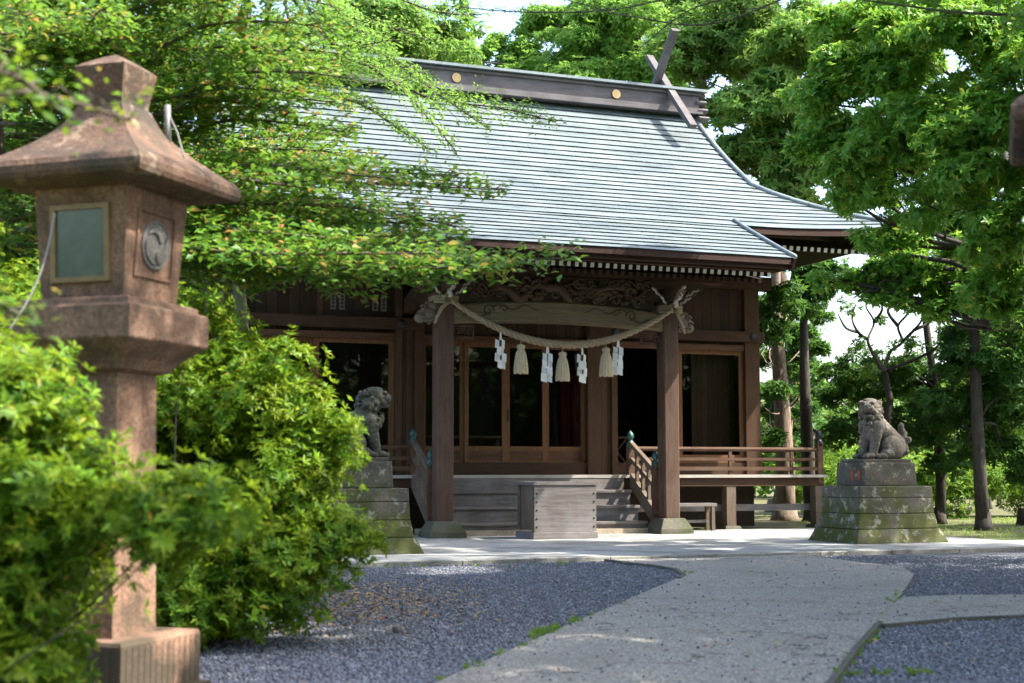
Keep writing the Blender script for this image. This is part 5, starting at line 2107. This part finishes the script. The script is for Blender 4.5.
# wood beside the hall: trunks and dark crowns
tree('cedar_tree', 'pale barked trunk directly behind the veranda corner', (7.05, 37, 0), (7.02, 37.2, 7.8), 0.28,
     [cpx(*c) for c in ((772, 330, 35, 20), (785, 300, 35, 24), (768, 390, 35, 18), (780, 250, 35, 30), (770, 440, 35, 16), (800, 340, 39, 22), (800, 400, 39, 22), (798, 450, 39, 20), (770, 360, 39, 22), (775, 310, 39, 26), (780, 330, 40, 34), (806, 300, 40, 26), (798, 370, 40, 28), (785, 410, 40, 30), (806, 345, 40, 18), (800, 440, 40, 24))], M['dark_leaf'], 0.16, 6, 60, M['bark_pale'], 51, lean=0.012, limbr=0.08)
tree('cedar_tree', 'slim dark trunk standing next to the pale barked trunk by the veranda', (7.6, 36.2, 0), (7.5, 36.3, 7), 0.2,
     [cpx(*c) for c in ((805, 310, 36, 16), (815, 350, 37, 14), (800, 270, 36, 20), (815, 290, 36, 16), (820, 320, 37, 12), (808, 380, 38, 16), (815, 430, 38, 16), (812, 264, 36, 18), (838, 270, 36, 16), (826, 290, 36, 15), (850, 285, 36, 12))], M['dark_leaf'], 0.16, 6, 50, M['bark_dark'], 52, lean=0.012)
tree('dark_tree', 'thick dark trunk with a heavy dark crown behind the mossy strip', (10.2, 31, 0), (10.0, 31.2, 9), 0.16,
     [cpx(*c) for c in ((985, 300, 31, 50), (1010, 350, 31, 45), (960, 400, 32, 40), (1000, 420, 32, 36), (1020, 290, 30, 40), (965, 345, 32, 28), (990, 250, 32, 40), (955, 300, 32, 26), (1000, 320, 33, 40), (975, 380, 33, 36), (1015, 385, 33, 36), (940, 290, 33, 18), (970, 450, 32, 30), (1012, 455, 32, 30), (1000, 395, 31, 36), (960, 365, 31, 26), (930, 410, 33, 26))], M['dark_leaf'], 0.15, 6, 60, M['bark_dark'], 53, lean=0.015)
tree('dark_tree', 'thinner dark tree between the heavy crown and the lion', (10.3, 34.5, 0), (10.3, 34.4, 8), 0.14,
     [cpx(*c) for c in ((900, 395, 35, 34), (900, 370, 34, 30), (860, 368, 34, 28), (930, 430, 34, 34), (880, 455, 34, 26), (940, 472, 34, 26), (850, 432, 34, 26), (835, 375, 35, 20), (860, 385, 35, 30), (930, 375, 35, 26), (880, 420, 35, 30), (835, 395, 36, 22), (925, 440, 35, 24), (955, 330, 35, 16), (945, 420, 35, 30))], M['dark_leaf'], 0.15, 6, 50, M['bark_dark'], 54, lean=0.02)
tree('dark_tree', 'dark trunk at the frame edge behind the mossy strip, crown low', (12.2, 34, 0), (12.0, 34, 9), 0.18,
     [cpx(*c) for c in ((1030, 400, 33, 40), (1015, 330, 34, 40), (1030, 470, 34, 26))], M['dark_leaf'], 0.15, 6, 50, M['bark_dark'], 55)


def smooth_path(P, m=5):
    out = []
    for i in range(len(P) - 1):
        for k in range(m):
            t = k / m
            p0, p1, p2, p3 = P[max(i - 1, 0)], P[i], P[i + 1], P[min(i + 2, len(P) - 1)]
            out.append(0.5 * ((2 * p1) + (-p0 + p2) * t + (2 * p0 - 5 * p1 + 4 * p2 - p3) * t * t + (-p0 + 3 * p1 - 3 * p2 + p3) * t ** 3))
    return out + [P[-1]]


# crooked small tree against the bright sky
def crooked():
    rng = np.random.default_rng(8)
    b0 = at(887, 420, 33)
    root = empty('crooked_tree', (b0.x, 33, 0))
    tag(root, 'small crooked tree with twisting bare limbs against the white sky', 'tree')
    o = Vector((b0.x, 33, 0))
    T = MB()
    T.tube([Vector((0, 0, 0)), at(884, 440, 33) - o, at(890, 400, 33) - o, at(884, 372, 33) - o], [0.11, 0.1, 0.09, 0.08], 8)
    T.build('trunk', M['bark_dark'], root, True)
    B = MB()
    for pts in ([(884, 372), (874, 356), (868, 340), (874, 322), (866, 306), (872, 292)], [(884, 372), (890, 352), (902, 342), (898, 326), (908, 312), (900, 298), (906, 284)],
                [(902, 342), (914, 330), (922, 318), (918, 300)], [(868, 340), (858, 332), (852, 318), (856, 304)], [(884, 372), (930, 352), (945, 335), (952, 318)], [(898, 326), (888, 312), (892, 300), (884, 286)], [(874, 322), (882, 310), (880, 296)], [(914, 330), (930, 322), (938, 306), (934, 292)], [(858, 332), (846, 328), (838, 314)]):
        P = smooth_path([at(x, y, 33 + 0.3 * rng.normal()) - o for x, y in pts])
        B.tube(P, [0.045 - 0.033 * i / (len(P) - 1) for i in range(len(P))], 6)
    B.build('limbs', M['bark_dark'], root, True)
    cl = [cpx(x, y, 33, r) for x, y, r in ((860, 345, 12), (912, 345, 13), (938, 345, 12), (880, 320, 7), (846, 300, 8), (872, 292, 9), (906, 290, 10), (850, 310, 8), (925, 305, 10), (905, 360, 9), (868, 372, 10), (890, 345, 6), (945, 325, 10))]
    cl = [(c[0] - o.x, c[1] - o.y, c[2]) + tuple(c[3:]) for c in cl]
    C, A = clump_points(cl, 45, rng, 0.2)
    P, D, N, Ls = rosettes(C, A, 6, 0.12, rng)
    leaves('crown', P, D, N, Ls, Ls * 0.4, M['mid_leaf'], root)


crooked()

# young trees and the far wood that close the view
for i, (Y, lab, leafn, cl) in enumerate(((43, 'leafy young tree closing the gap below the white sky, nearest the veranda', 'mid_leaf', ((830, 400, 28), (850, 430, 28), (815, 440, 24), (840, 462, 24), (812, 385, 14))),
                                    (44, 'leafy young tree closing the gap below the white sky, behind the stone lion', 'mid_leaf', ((895, 395, 30), (925, 405, 28), (880, 440, 30), (920, 450, 28), (905, 372, 18))),
                                    (45, 'leafy young tree behind the thick dark trunk', 'shrub_leaf', ((965, 400, 34), (990, 440, 30), (960, 455, 26), (1020, 420, 36), (1040, 370, 40))),
                                    (48, 'tall tree closing the view above the dark trunks at the frame edge', 'dark_leaf', ((970, 300, 30), (1010, 300, 50), (990, 360, 36), (1040, 330, 50), (1000, 240, 50), (955, 260, 24), (880, 205, 40), (930, 225, 44), (870, 165, 40), (920, 160, 44), (980, 170, 50), (900, 250, 22), (850, 225, 24))))):
    x = (cl[0][0] - 512) / F * Y + 0.5
    tree('young_tree' if i < 3 else 'dark_tree', lab, (x, Y, 0), (x + 0.2, Y, 4.5 if i < 3 else 9), 0.12, [cpx(a, b, Y, c) for a, b, c in cl], M[leafn], 0.2, 6, 24, M['bark_dark'], 80 + i, inner=0.25)


def far_wood():
    rng = np.random.default_rng(17)
    cl = []
    for k in range(60):
        x = -45 + 1.7 * k
        cl.append((x + rng.uniform(-1, 1), 68 + rng.uniform(-4, 4), rng.uniform(1.2, 2.2), 2.6, 2.0, rng.uniform(1.8, 3.0)))
    for k in range(22):
        x = -40 + 2.3 * k + rng.uniform(-1, 1)
        cl.append((x, 72 + rng.uniform(-3, 3), rng.uniform(7, 17), 4.0, 3.0, rng.uniform(3.0, 5.0)))
    C, A = clump_points(cl, 5.0, rng, 0.3)
    P, D, N, Ls = rosettes(C, A, 5, 0.5, rng)
    o = leaves('far_wood', P, D, N, Ls, Ls * 0.45, M['mid_leaf'])
    tag(o, 'pale far off wood closing the view behind the hall', 'wood', kind='stuff')


far_wood()


def wood_edge():
    rng = np.random.default_rng(27)
    cl = []
    for k in range(44):
        x = -48 + 2.2 * k
        cl.append((x + rng.uniform(-1, 1), -30 + rng.uniform(-4, 4) + 0.006 * x * x, rng.uniform(1.5, 6), 3.0, 2.2, rng.uniform(2.0, 3.5)))
    for k in range(22):
        cl.append((42 + rng.uniform(-3, 3), -26 + 2.6 * k, rng.uniform(1.5, 9), 2.5, 3.0, rng.uniform(2.2, 3.8)))
        cl.append((44 + rng.uniform(-3, 3), -26 + 2.6 * k, rng.uniform(1.0, 4), 2.5, 3.0, rng.uniform(2.2, 3.8)))
    C, A = clump_points(cl, 5.0, rng, 0.3)
    P, D, N, Ls = rosettes(C, A, 5, 0.5, rng)
    o = leaves('wood_edge', P, D, N, Ls, Ls * 0.45, M['dark_leaf'])
    tag(o, 'dark edge of the wood on the near side of the forecourt', 'wood', kind='stuff')


wood_edge()

# undergrowth
for i, (px, Y, h, w, lab) in enumerate(((835, 40, 1.7, 1.2, 'sunlit shrub behind the veranda corner and the pale trunk'), (900, 41, 1.6, 1.6, 'sunlit shrub in the gap behind the stone lion'),
                                        (960, 39, 1.5, 1.4, 'sunlit shrub between two dark trunks beyond the mossy strip'), (1020, 40, 1.9, 1.6, 'bright shrub at the edge of the frame beyond the dark trunks'),
                                        (805, 42, 1.5, 1.0, 'low shrub seen under the veranda rail beside the slim trunk'))):
    x = (px - 512) / F * Y
    bush('understory_shrub', lab, (x, Y, 0), [(x, Y, h * 0.5, w * 0.8, w * 0.7, h * 0.55), (x + w * 0.5, Y + 0.3, h * 0.75, w * 0.5, w * 0.5, h * 0.4), (x - w * 0.5, Y - 0.2, h * 0.65, w * 0.5, w * 0.5, h * 0.4)],
         M['shrub_leaf'], 0.14, 6, 24, 60 + i, 'shrubs at the back of the wood')


# moss and ground cover on the strip to the right
def cover(n, x0, x1, y0, y1, L, mat, name, label, test=None, seed=1):
    rng = np.random.default_rng(seed)
    P = np.stack([rng.uniform(x0, x1, n), rng.uniform(y0, y1, n), np.zeros(n)], 1)
    if test is not None:
        P = P[test(P)]
    n = len(P)
    k = (np.sin(P[:, 0] * 2.1) + np.sin(P[:, 1] * 1.7 + P[:, 0]) + rng.normal(0, 0.8, n)) > -0.4
    P = P[k]
    n = len(P)
    D = np.stack([rng.normal(0, 1, n), rng.normal(0, 1, n), rng.uniform(0.3, 2.0, n)], 1)
    N = np.stack([rng.normal(0, 1, n), rng.normal(0, 1, n), np.ones(n)], 1)
    o = leaves(name, P, D, N, L * rng.uniform(0.5, 1.4, n), L * 0.3, mat)
    return tag(o, label, 'ground cover', kind='stuff')


def off_paving(P):
    dx, dy = P[:, 0] - HX, P[:, 1] - HY
    u_, v_ = dx * CU + dy * SU, -dx * SU + dy * CU
    return (u_ > 8.95) & (v_ > -4.55)


cover(11000, 7.0, 16.0, 25.0, 40.0, 0.065, M['shrub_leaf'], 'moss', 'low yellow green moss and weeds on the strip before the wood', off_paving, 3)


def litter():
    rng = np.random.default_rng(5)
    n = 1600
    gx, gy = ground(365, 604)
    P = np.stack([gx + rng.normal(0, 0.55, n), gy + rng.normal(0, 1.3, n), np.full(n, 0.018)], 1)
    n2 = 260
    P2 = np.stack([rng.uniform(-2.5, 6, n2), rng.uniform(8, 20, n2), np.full(n2, 0.045)], 1)
    P = np.concatenate([P, P2])
    n = len(P)
    D = np.stack([rng.normal(0, 1, n), rng.normal(0, 1, n), rng.normal(0, 0.2, n)], 1)
    N = np.stack([rng.normal(0, 0.3, n), rng.normal(0, 0.3, n), np.ones(n)], 1)
    o = leaves('fallen_leaves', P, D, N, rng.uniform(0.035, 0.07, n), 0.028, island_mat('dry_leaf', [(0, (0.22, 0.11, 0.05)), (0.6, (0.34, 0.2, 0.09)), (1, (0.42, 0.32, 0.14))]))
    tag(o, 'brown fallen leaves scattered over the gravel', 'leaf litter', kind='stuff')
    # small weeds along the path edges
    C = []
    for a, b, m in (((560, 628), (530, 640), 26), ((445, 683), (640, 597), 22), ((880, 628), (835, 684), 26), ((905, 590), (885, 620), 10), ((345, 568), (600, 566), 20), ((690, 577), (684, 575), 4), ((840, 678), (930, 675), 14)):
        for _ in range(m):
            t = rng.random()
            x, y = ground(a[0] + (b[0] - a[0]) * t + rng.normal(0, 4), a[1] + (b[1] - a[1]) * t + rng.normal(0, 1.0))
            C.append((x, y, 0.01))
    C = np.array(C)
    P, D, N, Ls = rosettes(C, np.tile([[0, 0, 1.0]], (len(C), 1)), 9, 0.06, rng, (25, 80))
    o = leaves('weeds', P, D, N, Ls, Ls * 0.3, M['shrub_leaf'])
    tag(o, 'tufts of small green weeds along the path edges', 'weeds', kind='stuff')


litter()

# ------------------------------------------------------------------ tall trees beyond the frame that shade the forecourt
rng0 = np.random.default_rng(77)


def shade_clumps(x, y, z0, z1, r, n):
    out = []
    for _ in range(n):
        d = rng0.normal(0, 0.5, 2)
        out.append((x + d[0] * r, y + d[1] * r, rng0.uniform(z0, z1), r * 0.42, r * 0.42, r * 0.3))
    return out


st = tree('camphor_tree', 'tall dense tree beyond the frame that shades the forecourt, nearest the path', (9.0, 13.5, 0), (9.0, 13.5, 9), 0.4, shade_clumps(8.6, 13.5, 7.0, 10.5, 4.2, 26), M['broad_leaf'], 0.22, 6, 9, M['bark_dark'], 71, 'shade trees beyond the frame')
tree('camphor_tree', 'tall leaning tree beyond the frame whose crown arches over the paving', (9.3, 20.3, 0), (8.4, 20.3, 9.5), 0.3, shade_clumps(4.3, 20.6, 10.2, 12.6, 3.6, 16), M['broad_leaf'], 0.2, 6, 9, M['bark_dark'], 72, 'shade trees beyond the frame')
for i, (x, y, s, rz_, lab) in enumerate(((10.5, 17.5, 0.95, 1.0, 'tall dense tree beyond the frame level with the lions'), (8.5, 6.0, 1.0, 2.2, 'tall dense tree beyond the frame beside the camera'),
                                         (16.0, 14.0, 1.25, 3.0, 'tall dense tree beyond the frame, second row'), (20.0, 28.5, 1.0, 4.0, 'tall dense tree beyond the frame, level with the hall'),
                                         (8.4, 12.6, 0.7, 0.7, 'tall dense tree beyond the frame, between the path and the side path'),
                                         (9.6, 9.0, 0.85, 3.4, 'tall dense tree beyond the frame, just past the camera side of the side path'),
                                         (-14.0, -14.0, 1.2, 5.2, 'tall dense tree behind the camera, across the path to the west'), (-4.0, -20.0, 1.3, 0.4, 'tall dense tree behind the camera, first by the path'),
                                         (6.0, -19.0, 1.3, 1.7, 'tall dense tree behind the camera, second by the path'), (16.0, -13.0, 1.2, 2.9, 'tall dense tree behind the camera, toward the east'),
                                         (-14.0, 3.0, 1.1, 3.9, 'tall dense tree beyond the frame on the azalea side'))):
    c = copy_tree(st)
    c.location = (x, y, 0)
    c.rotation_euler = (0, 0, rz_)
    c.scale = (s, s, s)
    c['label'] = lab
